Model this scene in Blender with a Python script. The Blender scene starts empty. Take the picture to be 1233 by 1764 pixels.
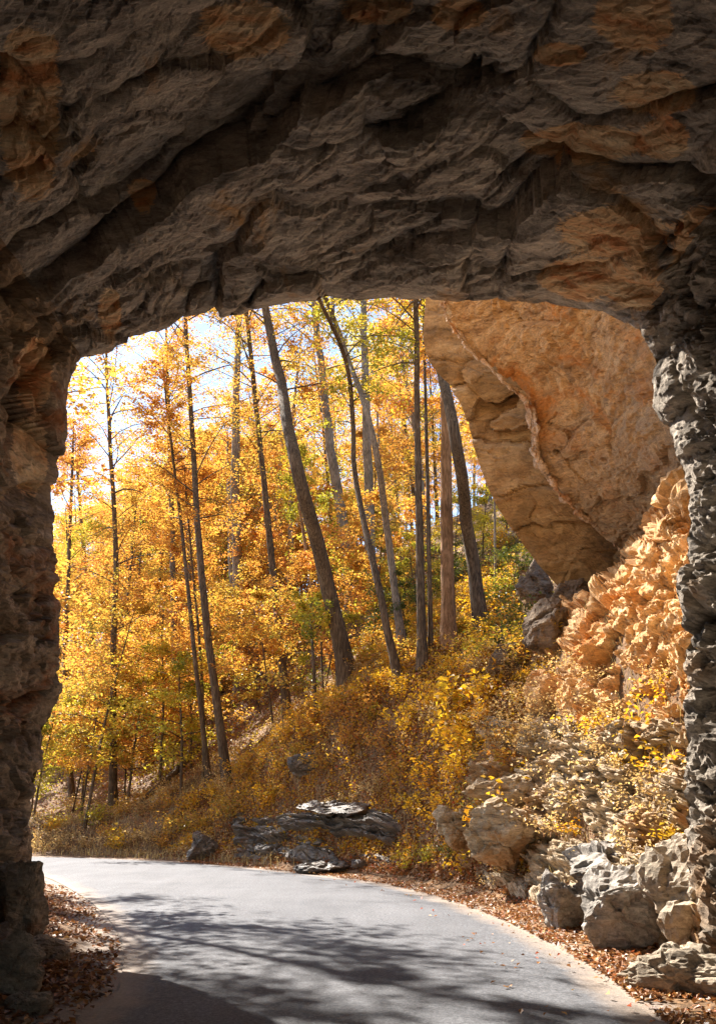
import bpy, math, random
import numpy as np
from mathutils import Vector
R = math.radians
rng = np.random.default_rng(7); random.seed(7)
C = bpy.context.scene.collection
SC = bpy.context.scene

# ------------------------------------------------------------------ camera, sky, sun, exposure
PITCH = R(19.05); FPX = 1500.0; EYE = 1.6
cam_d = bpy.data.cameras.new('camera'); cam = bpy.data.objects.new('camera', cam_d); C.objects.link(cam)
cam.location = (0, 0, EYE); cam.rotation_euler = (math.pi/2 + PITCH, 0, 0)
cam_d.sensor_fit = 'VERTICAL'; cam_d.angle = 2*math.atan(882/FPX); cam_d.clip_end = 3000
SC.camera = cam
SUN_AZ = R(-39.5); SUN_EL = R(43)          # azimuth measured from +Y, negative = left of the view
w = bpy.data.worlds.new("World"); SC.world = w; w.use_nodes = True
nt = w.node_tree; bg = nt.nodes['Background']; sky = nt.nodes.new('ShaderNodeTexSky')
sky.sky_type = 'NISHITA'; sky.sun_disc = False; sky.sun_elevation = SUN_EL; sky.sun_rotation = SUN_AZ
sky.air_density = 1.0; sky.dust_density = .3; sky.ozone_density = 1.0
nt.links.new(sky.outputs[0], bg.inputs[0]); bg.inputs[1].default_value = 0.078
sd = bpy.data.lights.new('sun', 'SUN'); sd.energy = 5.0; sd.angle = R(0.5); sd.color = (1.0, 0.92, 0.82)
so = bpy.data.objects.new('sun', sd); C.objects.link(so)
tosun = Vector((math.sin(SUN_AZ)*math.cos(SUN_EL), math.cos(SUN_AZ)*math.cos(SUN_EL), math.sin(SUN_EL)))
so.rotation_euler = tosun.to_track_quat('Z', 'Y').to_euler(); so.location = (-20, 20, 30)
SC.view_settings.view_transform = 'Standard'; SC.view_settings.look = 'None'
SC.view_settings.exposure = 1.98; SC.view_settings.gamma = 1
SC.cycles.max_bounces = 10; SC.cycles.diffuse_bounces = 5; SC.cycles.transmission_bounces = 5
SC.cycles.transparent_max_bounces = 8; SC.cycles.sample_clamp_indirect = 8

# ------------------------------------------------------------------ pixel <-> world
def ray(px, py):
    px = np.asarray(px, float); py = np.asarray(py, float)
    a = (px-616.5)/FPX; v = -(py-882)/FPX
    return np.stack([a, math.cos(PITCH)-v*math.sin(PITCH), math.sin(PITCH)+v*math.cos(PITCH)], -1)
def at(px, py, Y):
    d = ray(px, py); s = np.asarray(Y, float)/d[..., 1]
    p = d*s[..., None]; p[..., 2] += EYE; return p
def ground(px, py, z=0.0):
    d = ray(px, py); s = (z-EYE)/d[..., 2]; p = d*s[..., None]; p[..., 2] += EYE; return p

# ------------------------------------------------------------------ numpy noise
_perm = np.random.default_rng(3).permutation(256); _perm = np.concatenate([_perm, _perm, _perm])
_grad = np.random.default_rng(4).normal(size=(256, 3)); _grad /= np.linalg.norm(_grad, axis=1)[:, None]
_rnd = np.random.default_rng(5).random((256, 8))
def _h(i, j, k): return _perm[_perm[_perm[i & 255] + (j & 255)] + (k & 255)]
def perlin(P):
    P = np.asarray(P, float); I = np.floor(P).astype(int); F = P-I; U = F*F*F*(F*(F*6-15)+10); out = 0
    for dx in (0, 1):
        for dy in (0, 1):
            for dz in (0, 1):
                g = _grad[_h(I[..., 0]+dx, I[..., 1]+dy, I[..., 2]+dz)]
                d = F-np.array([dx, dy, dz])
                wgt = (U[..., 0] if dx else 1-U[..., 0])*(U[..., 1] if dy else 1-U[..., 1])*(U[..., 2] if dz else 1-U[..., 2])
                out = out+wgt*(g*d).sum(-1)
    return out*1.6
def fbm(P, s, o=4, rough=.5):
    t = 0; a = 1; P = np.asarray(P)*s
    for k in range(o): t = t+a*perlin(P+17.3*k); P = P*2.03; a *= rough
    return t
def ridged(P, s, o=4, rough=.5):
    t = 0; a = 1; P = np.asarray(P)*s
    for k in range(o): t = t+a*(1-2*np.abs(perlin(P+31.7*k))); P = P*2.07; a *= rough
    return t-1
def facets(P, size, tilt=1.0, stretch=(1, 1, 1), seed=0):
    """broken-rock field: every cell has its own height and slant; deep joints between cells"""
    Q = np.asarray(P)/size/np.array(stretch)+seed*13.7
    I = np.floor(Q).astype(int)
    f1 = np.full(Q.shape[:-1], 9.); f2 = f1.copy(); val = np.zeros_like(f1)
    for dx in (-1, 0, 1):
        for dy in (-1, 0, 1):
            for dz in (-1, 0, 1):
                J = I+np.array([dx, dy, dz]); h = _h(J[..., 0], J[..., 1], J[..., 2]); r = _rnd[h]
                d = Q-(J+r[..., :3]*.9+.05); dist = np.sqrt((d*d).sum(-1))
                v = (r[..., 3]-.5)+tilt*((r[..., 4:7]-.5)*d).sum(-1)*1.6
                near = dist < f1
                f2 = np.where(near, f1, np.minimum(f2, dist)); val = np.where(near, v, val); f1 = np.where(near, dist, f1)
    return val-0.35*np.exp(-((f2-f1)/.07)**2)
def lumps(P, size, seed=0):
    Q = np.asarray(P)/size+seed*9.1; I = np.floor(Q).astype(int); f1 = np.full(Q.shape[:-1], 9.)
    for dx in (-1, 0, 1):
        for dy in (-1, 0, 1):
            for dz in (-1, 0, 1):
                J = I+np.array([dx, dy, dz]); r = _rnd[_h(J[..., 0], J[..., 1], J[..., 2])]
                d = Q-(J+r[..., :3]*.9+.05); f1 = np.minimum(f1, (d*d).sum(-1)+.25*r[..., 3])
    return np.sqrt(np.maximum(0, 1-f1))-.55
def sstep(a, b, x):
    t = np.clip((x-a)/(b-a), 0, 1); return t*t*(3-2*t)

# ------------------------------------------------------------------ mesh helpers
def mesh_np(name, V, F, mat=None, smooth=False, attrs=None, vattrs=None):
    """V (n,3); F (m,k) one polygon size"""
    V = np.asarray(V, np.float32); F = np.asarray(F, np.int32); k = F.shape[1]
    me = bpy.data.meshes.new(name); me.vertices.add(len(V)); me.vertices.foreach_set('co', V.ravel())
    me.loops.add(F.size); me.loops.foreach_set('vertex_index', F.ravel())
    me.polygons.add(len(F)); me.polygons.foreach_set('loop_start', np.arange(0, F.size, k, dtype=np.int32))
    me.polygons.foreach_set('loop_total', np.full(len(F), k, np.int32))
    me.polygons.foreach_set('use_smooth', np.full(len(F), smooth))
    me.update(calc_edges=True)
    for an, arr in (attrs or {}).items():
        a = me.attributes.new(an, 'FLOAT', 'FACE'); a.data.foreach_set('value', np.asarray(arr, np.float32))
    for an, arr in (vattrs or {}).items():
        a = me.attributes.new(an, 'FLOAT', 'POINT'); a.data.foreach_set('value', np.asarray(arr, np.float32))
    if mat: me.materials.append(mat)
    return me
def link(name, me, parent=None, loc=None):
    o = bpy.data.objects.new(name, me); C.objects.link(o)
    if loc is not None: o.location = loc
    if parent: o.parent = parent
    return o
def tag(o, label=None, cat=None, group=None, kind=None):
    if label: o['label'] = label
    if cat: o['category'] = cat
    if group: o['group'] = group
    if kind: o['kind'] = kind
    return o
def thing(name, label, cat, loc=(0, 0, 0), group=None):
    o = bpy.data.objects.new(name, None); o.empty_display_size = .2; C.objects.link(o); o.location = loc
    return tag(o, label, cat, group)
def gridfaces(n, m, flip=False):
    a = np.arange(n*m).reshape(n, m); f = np.stack([a[:-1, :-1], a[1:, :-1], a[1:, 1:], a[:-1, 1:]], -1).reshape(-1, 4)
    return f[:, ::-1] if flip else f
def gnormals(G):
    du = np.gradient(G, axis=0); dv = np.gradient(G, axis=1); n = np.cross(du, dv)
    return n/np.maximum(np.linalg.norm(n, axis=-1), 1e-9)[..., None]
def catmull(Pts, n):
    """resample control rows along axis 0 to n samples"""
    Pts = np.asarray(Pts, float); m = len(Pts)
    E = np.concatenate([[2*Pts[0]-Pts[1]], Pts, [2*Pts[-1]-Pts[-2]]])
    t = np.linspace(0, m-1-1e-9, n); i = t.astype(int); f = (t-i).reshape((-1,)+(1,)*(Pts.ndim-1))
    a, b, c, d = E[i], E[i+1], E[i+2], E[i+3]
    return .5*((2*b)+(-a+c)*f+(2*a-5*b+4*c-d)*f*f+(-a+3*b-3*c+d)*f**3)
def arclen(P, step):
    P = np.asarray(P, float); L = np.concatenate([[0], np.cumsum(np.linalg.norm(np.diff(P, axis=0), axis=1))])
    n = max(2, int(L[-1]/step)); t = np.linspace(0, L[-1], n)
    return np.stack([np.interp(t, L, P[:, k]) for k in range(P.shape[1])], -1)

# ------------------------------------------------------------------ materials
def mat_new(name):
    m = bpy.data.materials.new(name); m.use_nodes = True; t = m.node_tree
    return m, t, t.nodes, t.links, t.nodes['Principled BSDF']
def ramp(N, stops, fac, L):
    r = N.new('ShaderNodeValToRGB'); e = r.color_ramp.elements
    while len(e) < len(stops): e.new(.5)
    for k, (p, c) in enumerate(stops): e[k].position = p; e[k].color = tuple(c)+(1,) if len(c) == 3 else c
    L.new(fac, r.inputs[0]); return r.outputs[0]
def g(v): return (v, v, v)
def noise(N, L, vec, scale, detail=6, rough=.6, dist=0.0):
    n = N.new('ShaderNodeTexNoise'); n.inputs['Scale'].default_value = scale; n.inputs['Detail'].default_value = detail
    n.inputs['Roughness'].default_value = rough; n.inputs['Distortion'].default_value = dist; L.new(vec, n.inputs['Vector']); return n.outputs['Fac']
def mapping(N, L, vec, scale=(1, 1, 1), rot=(0, 0, 0)):
    m = N.new('ShaderNodeMapping'); m.inputs['Scale'].default_value = scale; m.inputs['Rotation'].default_value = rot
    L.new(vec, m.inputs['Vector']); return m.outputs[0]
def mix(N, L, fac, a, b, mode='MIX'):
    m = N.new('ShaderNodeMix'); m.data_type = 'RGBA'; m.blend_type = mode
    for s, v in ((0, fac), (6, a), (7, b)):
        if hasattr(v, 'default_value') or hasattr(v, 'is_output'): L.new(v, m.inputs[s])
        elif s == 0: m.inputs[0].default_value = v
        else: m.inputs[s].default_value = tuple(v)+(1,)
    return m.outputs[2]
def math_n(N, L, op, a, b):
    m = N.new('ShaderNodeMath'); m.operation = op
    for s, v in ((0, a), (1, b)):
        if hasattr(v, 'is_output'): L.new(v, m.inputs[s])
        else: m.inputs[s].default_value = v
    return m.outputs[0]
def rock_mat(name, dark, mid, light, stain, stain_amt=.5, strata=(1, 1, 5), rot=(0, 0, 0), bump=.6, rough=.9, sc=1.0, stain_sc=.5, spec=.3, joints=.22, patchy=False, low=None):
    m, t, N, L, B = mat_new(name)
    tc = N.new('ShaderNodeTexCoord').outputs['Object']
    mv = mapping(N, L, tc, strata, rot)
    n1 = noise(N, L, mv, 1.1*sc, 10, .62, .6); n2 = noise(N, L, mv, 5*sc, 8, .7, 1.2); n3 = noise(N, L, tc, 26*sc, 6, .7)
    base = ramp(N, [(.30, dark), (.47, mid), (.62, light), (.78, mid)], n1, L)
    det = ramp(N, [(.28, g(.35)), (.5, g(1.0)), (.72, g(1.45))], n2, L)
    base = mix(N, L, .85, base, det, 'MULTIPLY')
    spk = ramp(N, [(.3, g(.62)), (.6, g(1.2))], n3, L); base = mix(N, L, .6, base, spk, 'MULTIPLY')
    sn = noise(N, L, tc, stain_sc, 8, .65, .8)
    sf = ramp(N, [(.62-.25*stain_amt, g(0)), (.72-.25*stain_amt, g(1))], sn, L)
    stn = mix(N, L, .7, stain, det, 'MULTIPLY')
    base = mix(N, L, sf, base, stn)
    if patchy:
        pa = N.new('ShaderNodeAttribute'); pa.attribute_name = 'patch'
        pf = ramp(N, [(.36, g(0)), (.46, g(1))], math_n(N, L, 'ADD', pa.outputs['Fac'], math_n(N, L, 'MULTIPLY', math_n(N, L, 'SUBTRACT', n2, .5), .9)), L)
        pc = ramp(N, [(.35, (.6, .27, .12)), (.48, (.7, .46, .26)), (.65, (.8, .64, .43))], n1, L)
        base = mix(N, L, pf, base, mix(N, L, .8, pc, det, 'MULTIPLY'))
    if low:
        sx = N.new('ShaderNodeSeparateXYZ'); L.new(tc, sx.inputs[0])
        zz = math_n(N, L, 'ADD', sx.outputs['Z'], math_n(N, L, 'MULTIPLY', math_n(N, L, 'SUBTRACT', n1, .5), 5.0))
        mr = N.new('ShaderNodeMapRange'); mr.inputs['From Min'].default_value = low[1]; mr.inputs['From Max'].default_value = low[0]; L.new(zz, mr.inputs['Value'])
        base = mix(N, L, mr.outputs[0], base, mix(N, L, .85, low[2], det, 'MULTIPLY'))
    # joints
    vo = N.new('ShaderNodeTexVoronoi'); vo.feature = 'DISTANCE_TO_EDGE'; vo.inputs['Scale'].default_value = 1.6*sc
    wv = mix(N, L, .12, mapping(N, L, tc, (1, 1, 2.2), rot), N.new('ShaderNodeTexNoise').outputs['Color'], 'ADD'); L.new(wv, vo.inputs['Vector'])
    cr = ramp(N, [(0, g(.25)), (.025, g(1))], vo.outputs['Distance'], L)
    base = mix(N, L, joints, base, cr, 'MULTIPLY')
    L.new(base, B.inputs['Base Color']); B.inputs['Roughness'].default_value = rough; B.inputs['Specular IOR Level'].default_value = spec
    h = math_n(N, L, 'MULTIPLY', n1, .5); h = math_n(N, L, 'ADD', h, math_n(N, L, 'MULTIPLY', n2, .5))
    h = math_n(N, L, 'ADD', h, math_n(N, L, 'MULTIPLY', n3, .12)); h = math_n(N, L, 'ADD', h, math_n(N, L, 'MULTIPLY', cr, .1*joints))
    b = N.new('ShaderNodeBump'); b.inputs['Strength'].default_value = bump; b.inputs['Distance'].default_value = .18
    L.new(h, b.inputs['Height']); L.new(b.outputs[0], B.inputs['Normal'])
    return m
M = {}
M['ceiling'] = rock_mat('rock_ceiling', (.13, .117, .105), (.38, .34, .3), (.6, .54, .47), (.52, .33, .17), .2, (.7, 3.6, 2.5), (0, 0, .5), .9, joints=.1, stain_sc=.55, patchy=True)
M['left'] = rock_mat('rock_left', (.14, .1, .07), (.31, .235, .165), (.46, .36, .26), (.36, .16, .075), .22, (1, 1, 2.4), (0, 0, 0), .8, stain_sc=.7, patchy=True)
M['right'] = rock_mat('rock_right', (.10, .085, .068), (.25, .215, .175), (.46, .4, .33), (.3, .2, .12), .3, (1, 1, 2.2), (0, 0, .2), .9, sc=1.3, spec=.08)
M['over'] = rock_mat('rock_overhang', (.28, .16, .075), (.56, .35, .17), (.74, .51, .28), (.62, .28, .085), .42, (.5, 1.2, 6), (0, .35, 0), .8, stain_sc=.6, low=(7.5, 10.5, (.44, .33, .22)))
M['slab'] = rock_mat('rock_slab', (.2, .125, .06), (.37, .235, .11), (.46, .32, .165), (.27, .18, .09), .35, (.7, .7, 1.8), (0, .5, 0), .35, stain_sc=.3)
M['rubble'] = rock_mat('rock_rubble', (.34, .18, .075), (.64, .39, .17), (.78, .54, .29), (.66, .32, .1), .5, (1, 1, 1.5), (0, 0, 0), .6, sc=1.6, stain_sc=.5)
M['bank'] = rock_mat('rock_bank', (.17, .12, .075), (.42, .32, .2), (.6, .48, .33), (.46, .27, .12), .45, (1, 1, 4.5), (0, .1, 0), .7, sc=1.5)
M['boulder'] = rock_mat('rock_boulder', (.12, .108, .095), (.28, .25, .215), (.44, .4, .345), (.26, .2, .14), .15, (1, 1, 2), (.3, .4, 0), .55, sc=1.5)
M['tanboulder'] = rock_mat('rock_tan', (.17, .14, .1), (.33, .27, .2), (.45, .38, .29), (.3, .2, .11), .25, (1, 1, 2), (.3, .4, 0), .5, sc=1.4)
M['wet'] = rock_mat('rock_wet', (.04, .035, .03), (.12, .1, .082), (.24, .205, .165), (.16, .09, .045), .3, (1, 1, 3), (0, .1, 0), .6, .4, sc=1.5, spec=.45)
M['brownrock'] = rock_mat('rock_brown', (.07, .05, .035), (.19, .14, .1), (.3, .23, .16), (.25, .15, .08), .3, (1, 1, 3), (0, .1, 0), .7, sc=1.4, spec=.15)

M['pale'] = rock_mat('rock_rim_light', (.3, .19, .11), (.52, .37, .24), (.68, .53, .4), (.5, .26, .12), .4, (1, 1, 2), (0, 0, 0), .6, sc=1.6)  # paler than the overhang rock, paints the sun catching its rim
def ground_mat():
    m, t, N, L, B = mat_new('forest_floor'); tc = N.new('ShaderNodeTexCoord').outputs['Object']
    n1 = noise(N, L, tc, .35, 8, .6, .4); n2 = noise(N, L, tc, 6, 8, .75, .5); n3 = noise(N, L, tc, 45, 5, .7)
    base = ramp(N, [(.3, (.08, .05, .028)), (.5, (.19, .12, .06)), (.65, (.3, .18, .09)), (.8, (.13, .09, .05))], n2, L)
    c2 = ramp(N, [(.35, (.7, .6, .5)), (.6, (1.2, 1.1, 1.0))], n1, L)
    base = mix(N, L, 1, base, c2, 'MULTIPLY')
    base = mix(N, L, .7, base, ramp(N, [(.35, g(.45)), (.65, g(1.5))], n3, L), 'MULTIPLY')
    a = N.new('ShaderNodeAttribute'); a.attribute_name = 'dirt'
    dirt = mix(N, L, .6, (.31, .25, .2), ramp(N, [(.35, g(.6)), (.65, g(1.3))], n3, L), 'MULTIPLY')
    f = math_n(N, L, 'ADD', a.outputs['Fac'], math_n(N, L, 'SUBTRACT', math_n(N, L, 'MULTIPLY', n2, .9), .45))
    f = ramp(N, [(.35, g(0)), (.65, g(1))], f, L)
    L.new(mix(N, L, f, base, dirt), B.inputs['Base Color']); B.inputs['Roughness'].default_value = .95
    b = N.new('ShaderNodeBump'); b.inputs['Strength'].default_value = .7; b.inputs['Distance'].default_value = .06
    L.new(math_n(N, L, 'ADD', n2, math_n(N, L, 'MULTIPLY', n3, .4)), b.inputs['Height']); L.new(b.outputs[0], B.inputs['Normal'])
    return m
M['ground'] = ground_mat()
def road_mat():
    m, t, N, L, B = mat_new('worn_asphalt'); tc = N.new('ShaderNodeTexCoord').outputs['Object']
    n1 = noise(N, L, tc, .5, 6, .6, .5); n2 = noise(N, L, tc, 24, 5, .85); n4 = noise(N, L, tc, 70, 3, .8)
    st = noise(N, L, mapping(N, L, tc, (1.6, .16, 1), (0, 0, R(-8))), 1.2, 5, .6)
    base = ramp(N, [(.3, (.095, .10, .112)), (.7, (.136, .141, .154))], n1, L)
    base = mix(N, L, .8, base, ramp(N, [(.36, g(.45)), (.5, g(1)), (.64, g(1.9))], n2, L), 'MULTIPLY')
    base = mix(N, L, .5, base, ramp(N, [(.3, g(.75)), (.7, g(1.2))], st, L), 'MULTIPLY')
    base = mix(N, L, .5, base, ramp(N, [(.35, g(.6)), (.65, g(1.4))], n4, L), 'MULTIPLY')
    # a few sealed cracks, a patch of grit
    vo = N.new('ShaderNodeTexVoronoi'); vo.feature = 'DISTANCE_TO_EDGE'; vo.inputs['Scale'].default_value = .38
    nv = N.new('ShaderNodeTexNoise'); nv.inputs['Scale'].default_value = 1.2; nv.inputs['Detail'].default_value = 6; L.new(tc, nv.inputs['Vector'])
    L.new(mix(N, L, .5, tc, nv.outputs['Color'], 'ADD'), vo.inputs['Vector'])
    ck = ramp(N, [(0, g(.62)), (.005, g(1))], vo.outputs['Distance'], L)
    base = mix(N, L, .6, base, ck, 'MULTIPLY')
    a = N.new('ShaderNodeAttribute'); a.attribute_name = 'edge'     # 1 at the road edges, 0 in the middle
    e1 = noise(N, L, tc, 1.3, 9, .7, .6)
    f = math_n(N, L, 'ADD', a.outputs['Fac'], math_n(N, L, 'SUBTRACT', math_n(N, L, 'MULTIPLY', e1, 1.3), .62))
    f = ramp(N, [(.3, g(0)), (1.0, g(.9))], f, L)
    dirt = mix(N, L, .6, (.31, .25, .2), ramp(N, [(.35, g(.6)), (.65, g(1.3))], n2, L), 'MULTIPLY')
    L.new(mix(N, L, f, base, dirt), B.inputs['Base Color']); B.inputs['Roughness'].default_value = .8
    B.inputs['Specular IOR Level'].default_value = .25
    b = N.new('ShaderNodeBump'); b.inputs['Strength'].default_value = .8; b.inputs['Distance'].default_value = .02
    L.new(math_n(N, L, 'ADD', n2, math_n(N, L, 'MULTIPLY', n4, .6)), b.inputs['Height']); L.new(b.outputs[0], B.inputs['Normal'])
    return m
M['road'] = road_mat()
def bark_mat(name, a, b_, c):
    m, t, N, L, B = mat_new(name); tc = N.new('ShaderNodeTexCoord').outputs['Object']
    mv = mapping(N, L, tc, (9, 9, 1.1)); n1 = noise(N, L, mv, 2.2, 7, .7, .6); n2 = noise(N, L, tc, 1.1, 5, .6)
    base = ramp(N, [(.36, a), (.5, b_), (.62, c)], n1, L)
    base = mix(N, L, .6, base, ramp(N, [(.35, g(.5)), (.65, g(1.35))], n2, L), 'MULTIPLY')
    L.new(base, B.inputs['Base Color']); B.inputs['Roughness'].default_value = .9; B.inputs['Specular IOR Level'].default_value = .2
    bp = N.new('ShaderNodeBump'); bp.inputs['Strength'].default_value = .8; bp.inputs['Distance'].default_value = .05
    L.new(n1, bp.inputs['Height']); L.new(bp.outputs[0], B.inputs['Normal']); return m
M['bark'] = bark_mat('bark_dark', (.045, .032, .022), (.12, .085, .055), (.2, .15, .1))
M['barkgrey'] = bark_mat('bark_grey', (.10, .085, .065), (.23, .19, .15), (.34, .29, .23))
M['barkbrown'] = bark_mat('bark_brown', (.13, .07, .03), (.3, .165, .08), (.4, .23, .12))
def leaf_mat(name, stops, trans=.5, lift=1.0):
    m, t, N, L, B = mat_new(name); N.remove(B); out = N['Material Output']
    a = N.new('ShaderNodeAttribute'); a.attribute_name = 'rnd'
    oi = N.new('ShaderNodeObjectInfo')
    f = math_n(N, L, 'ADD', a.outputs['Fac'], math_n(N, L, 'MULTIPLY', math_n(N, L, 'SUBTRACT', oi.outputs['Random'], .5), .3))
    col = ramp(N, stops, f, L)
    col = mix(N, L, 1, col, (.9, .88, .85), 'MULTIPLY'); tcol = mix(N, L, 1, col, (1.2, 1.2, 1.0), 'MULTIPLY')
    d = N.new('ShaderNodeBsdfDiffuse'); tr = N.new('ShaderNodeBsdfTranslucent'); gl = N.new('ShaderNodeBsdfGlossy')
    gl.inputs['Roughness'].default_value = .45; L.new(col, d.inputs[0]); L.new(tcol, tr.inputs[0])
    ms = N.new('ShaderNodeMixShader'); ms.inputs[0].default_value = trans; L.new(d.outputs[0], ms.inputs[1]); L.new(tr.outputs[0], ms.inputs[2])
    m2 = N.new('ShaderNodeMixShader'); m2.inputs[0].default_value = .05; L.new(ms.outputs[0], m2.inputs[1]); L.new(gl.outputs[0], m2.inputs[2])
    L.new(m2.outputs[0], out.inputs[0]); return m
M['gold'] = leaf_mat('leaf_gold', [(.0, (.25, .24, .05)), (.2, (.46, .35, .06)), (.42, (.66, .42, .07)), (.65, (.69, .34, .06)), (.95, (.52, .21, .045))], .58)
M['orange'] = leaf_mat('leaf_orange', [(.0, (.45, .36, .06)), (.3, (.68, .43, .08)), (.6, (.7, .34, .07)), (.88, (.6, .23, .05)), (1, (.38, .13, .03))], .58)
M['lime'] = leaf_mat('leaf_yellow_green', [(.0, (.18, .23, .03)), (.3, (.38, .37, .04)), (.6, (.6, .48, .05)), (.85, (.75, .5, .045)), (1, (.7, .34, .035))], .6)
M['green'] = leaf_mat('leaf_green', [(.0, (.03, .055, .012)), (.5, (.09, .12, .02)), (.85, (.25, .24, .03)), (1, (.5, .32, .03))], .4)
M['tan'] = leaf_mat('leaf_tan', [(.0, (.36, .23, .09)), (.35, (.58, .4, .17)), (.7, (.74, .55, .27)), (1, (.7, .4, .11))], .45)
M['litter'] = leaf_mat('leaf_litter', [(.0, (.1, .045, .022)), (.3, (.25, .11, .045)), (.6, (.42, .18, .06)), (.85, (.55, .36, .17)), (1, (.6, .12, .04))], .15)
M['straw'] = leaf_mat('straw', [(.0, (.25, .17, .07)), (.5, (.5, .38, .17)), (1, (.66, .55, .3))], .35)
M['yellow'] = leaf_mat('leaf_yellow', [(.0, (.5, .36, .03)), (.5, (.78, .48, .03)), (1, (.8, .34, .02))], .5)

# ------------------------------------------------------------------ road and terrain
RE = np.array([(2.25, -30), (2.35, 0), (2.43, 7.9), (2.5, 10.9), (2.03, 16.3), (.34, 22.8), (-3.9, 29.4), (-7.6, 33.2), (-12.4, 35.8), (-22, 38.6), (-45, 41), (-120, 44)], float)
LE = np.array([(-2.15, -30), (-2.15, 0), (-2.2, 7.9), (-2.45, 10.1), (-3.5, 13.9), (-5.8, 19.7), (-9.2, 26.4), (-13, 30.0), (-17.5, 32.2), (-25, 34), (-46, 36.2), (-120, 39)], float)
REs = catmull(RE, 400); LEs = catmull(LE, 400)
def sdist(x, y, E):
    """signed distance to a polyline, positive to its right when walked from the tunnel outwards"""
    sh = x.shape; P = np.stack([x.ravel(), y.ravel()], -1); best = np.full(len(P), 1e9); sg = np.zeros(len(P))
    for a, b in zip(E[:-1], E[1:]):
        ab = b-a; t = np.clip(((P-a)@ab)/(ab@ab), 0, 1); q = a+t[:, None]*ab; d = P-q; dd = np.hypot(d[:, 0], d[:, 1])
        cr = ab[0]*d[:, 1]-ab[1]*d[:, 0]; m = dd < best; best = np.where(m, dd, best); sg = np.where(m, np.where(cr > 0, -1, 1), sg)
    return (best*sg).reshape(sh)
REc = catmull(RE, 60); LEc = catmull(LE, 60)
CP = [ # pixel x, pixel y, distance
 (1190, 850, 14.8), (1110, 950, 16.2), (1020, 1060, 18), (920, 1160, 20), (1260, 800, 14.5),
 (1160, 1200, 13), (1050, 1250, 14.6), (900, 1300, 17.2), (1000, 1450, 13.3), (850, 1420, 16.5), (1233, 1300, 12), (1160, 1480, 11.8), (1233, 1500, 11.2),
 (930, 1500, 14.6), (1080, 1150, 15),
 (800, 1175, 22.5), (850, 1165, 21.5), (700, 1190, 27), (740, 1300, 21), (600, 1225, 29), (600, 1170, 31.5), (500, 1290, 30), (430, 1350, 31.5), (620, 1350, 25.5), (560, 1430, 25.8), (700, 1420, 21.5),
 (772, 1110, 28), (830, 1085, 28.5), (722, 1140, 27.5), (690, 1168, 28), (900, 1100, 24),
 (850, 950, 40), (750, 990, 44), (600, 1050, 50), (500, 1180, 46), (416, 1205, 50), (393, 1345, 35), (360, 1352, 37), (250, 1370, 42), (200, 1385, 43), (100, 1400, 46), (300, 1270, 56),
 (100, 1290, 66), (200, 1210, 75), (350, 1130, 80), (500, 1050, 85), (650, 950, 80), (760, 900, 70), (900, 830, 60), (1000, 900, 32), (1150, 900, 30), (1100, 800, 45)]
CPw = np.array([at(*c) for c in CP])
ext = [(-30, 60, 3), (-60, 60, 4), (-60, 110, 16), (-120, 150, 30), (0, 160, 40), (60, 160, 60), (120, 60, 55), (60, 60, 38), (30, 40, 24), (30, 20, 18), (60, 10, 25), (20, 12, 12), (-30, 45, 1.5), (-60, 45, 2), (-10, 40, 1.6), (-16, 41, 1.2), (120, 160, 80), (0, 220, 55), (-120, 60, 8), (-120, 250, 40), (120, 250, 80)]
CPw = np.concatenate([CPw, np.array(ext, float)])
Dm = np.linalg.norm(CPw[:, None, :2]-CPw[None, :, :2], axis=-1)
Am = np.block([[Dm+np.eye(len(CPw))*.02, np.ones((len(CPw), 1))], [np.ones((1, len(CPw))), np.zeros((1, 1))]])
Wt = np.linalg.solve(Am, np.concatenate([CPw[:, 2], [0]]))
def terr(x, y, detail=True):
    x = np.asarray(x, float); y = np.asarray(y, float); z = np.full(x.shape, Wt[-1])
    for k in range(len(CPw)): z = z+Wt[k]*np.hypot(x-CPw[k, 0], y-CPw[k, 1])
    s = sdist(x, y, REc); l = -sdist(x, y, LEc)          # l: outwards of the left edge
    z = np.clip(z, .0, 70)*sstep(.7, 3.3, s)*sstep(8.5, 11.8, y+x*.25)
    P = np.stack([x, y, np.zeros_like(x)], -1)
    if detail:
        amp = sstep(.5, 3, s)
        z = z+amp*(.28*fbm(P, .5, 3)+.10*fbm(P, 2.1, 4)) + sstep(.1, .8, s)*.05*np.abs(fbm(P, 1.7, 3))
        z = z+sstep(.15, 1.2, l)*(.12+.06*fbm(P, 1.9, 4))
    z = z-sstep(3, 30, l)*2.0*sstep(12, 20, y)
    return np.where((s < 0) & (l < 0), -0.02, z)
def axis(segs):
    out = [segs[0][0]]
    for a, b, st in segs: n = max(1, int(round((b-a)/st))); out += list(np.linspace(a, b, n+1)[1:])
    return np.array(out)
xs = axis([(-900, -150, 75), (-150, -30, 6), (-30, -10, .8), (-10, 10, .1), (10, 30, .8), (30, 150, 6), (150, 900, 75)])
ys = axis([(-200, -20, 30), (-20, 5, 1), (5, 34, .1), (34, 60, .5), (60, 150, 4), (150, 1200, 70)])
X, Yg = np.meshgrid(xs, ys, indexing='ij'); Z = terr(X, Yg)
sr = sdist(X, Yg, REc); sl = -sdist(X, Yg, LEc)
dirt = np.maximum((1-sstep(.0, .6, sr))*(sr > -1), .8*(1-sstep(.1, 1.1, sl))*(sl > -1))
tm = mesh_np('terrain', np.stack([X, Yg, Z], -1).reshape(-1, 3), gridfaces(len(xs), len(ys)), M['ground'], True, vattrs={'dirt': dirt.ravel()})
tag(link('hillside_ground', tm), kind='structure')
def tz(x, y): return float(terr(np.array([x]), np.array([y]))[0])
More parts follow.
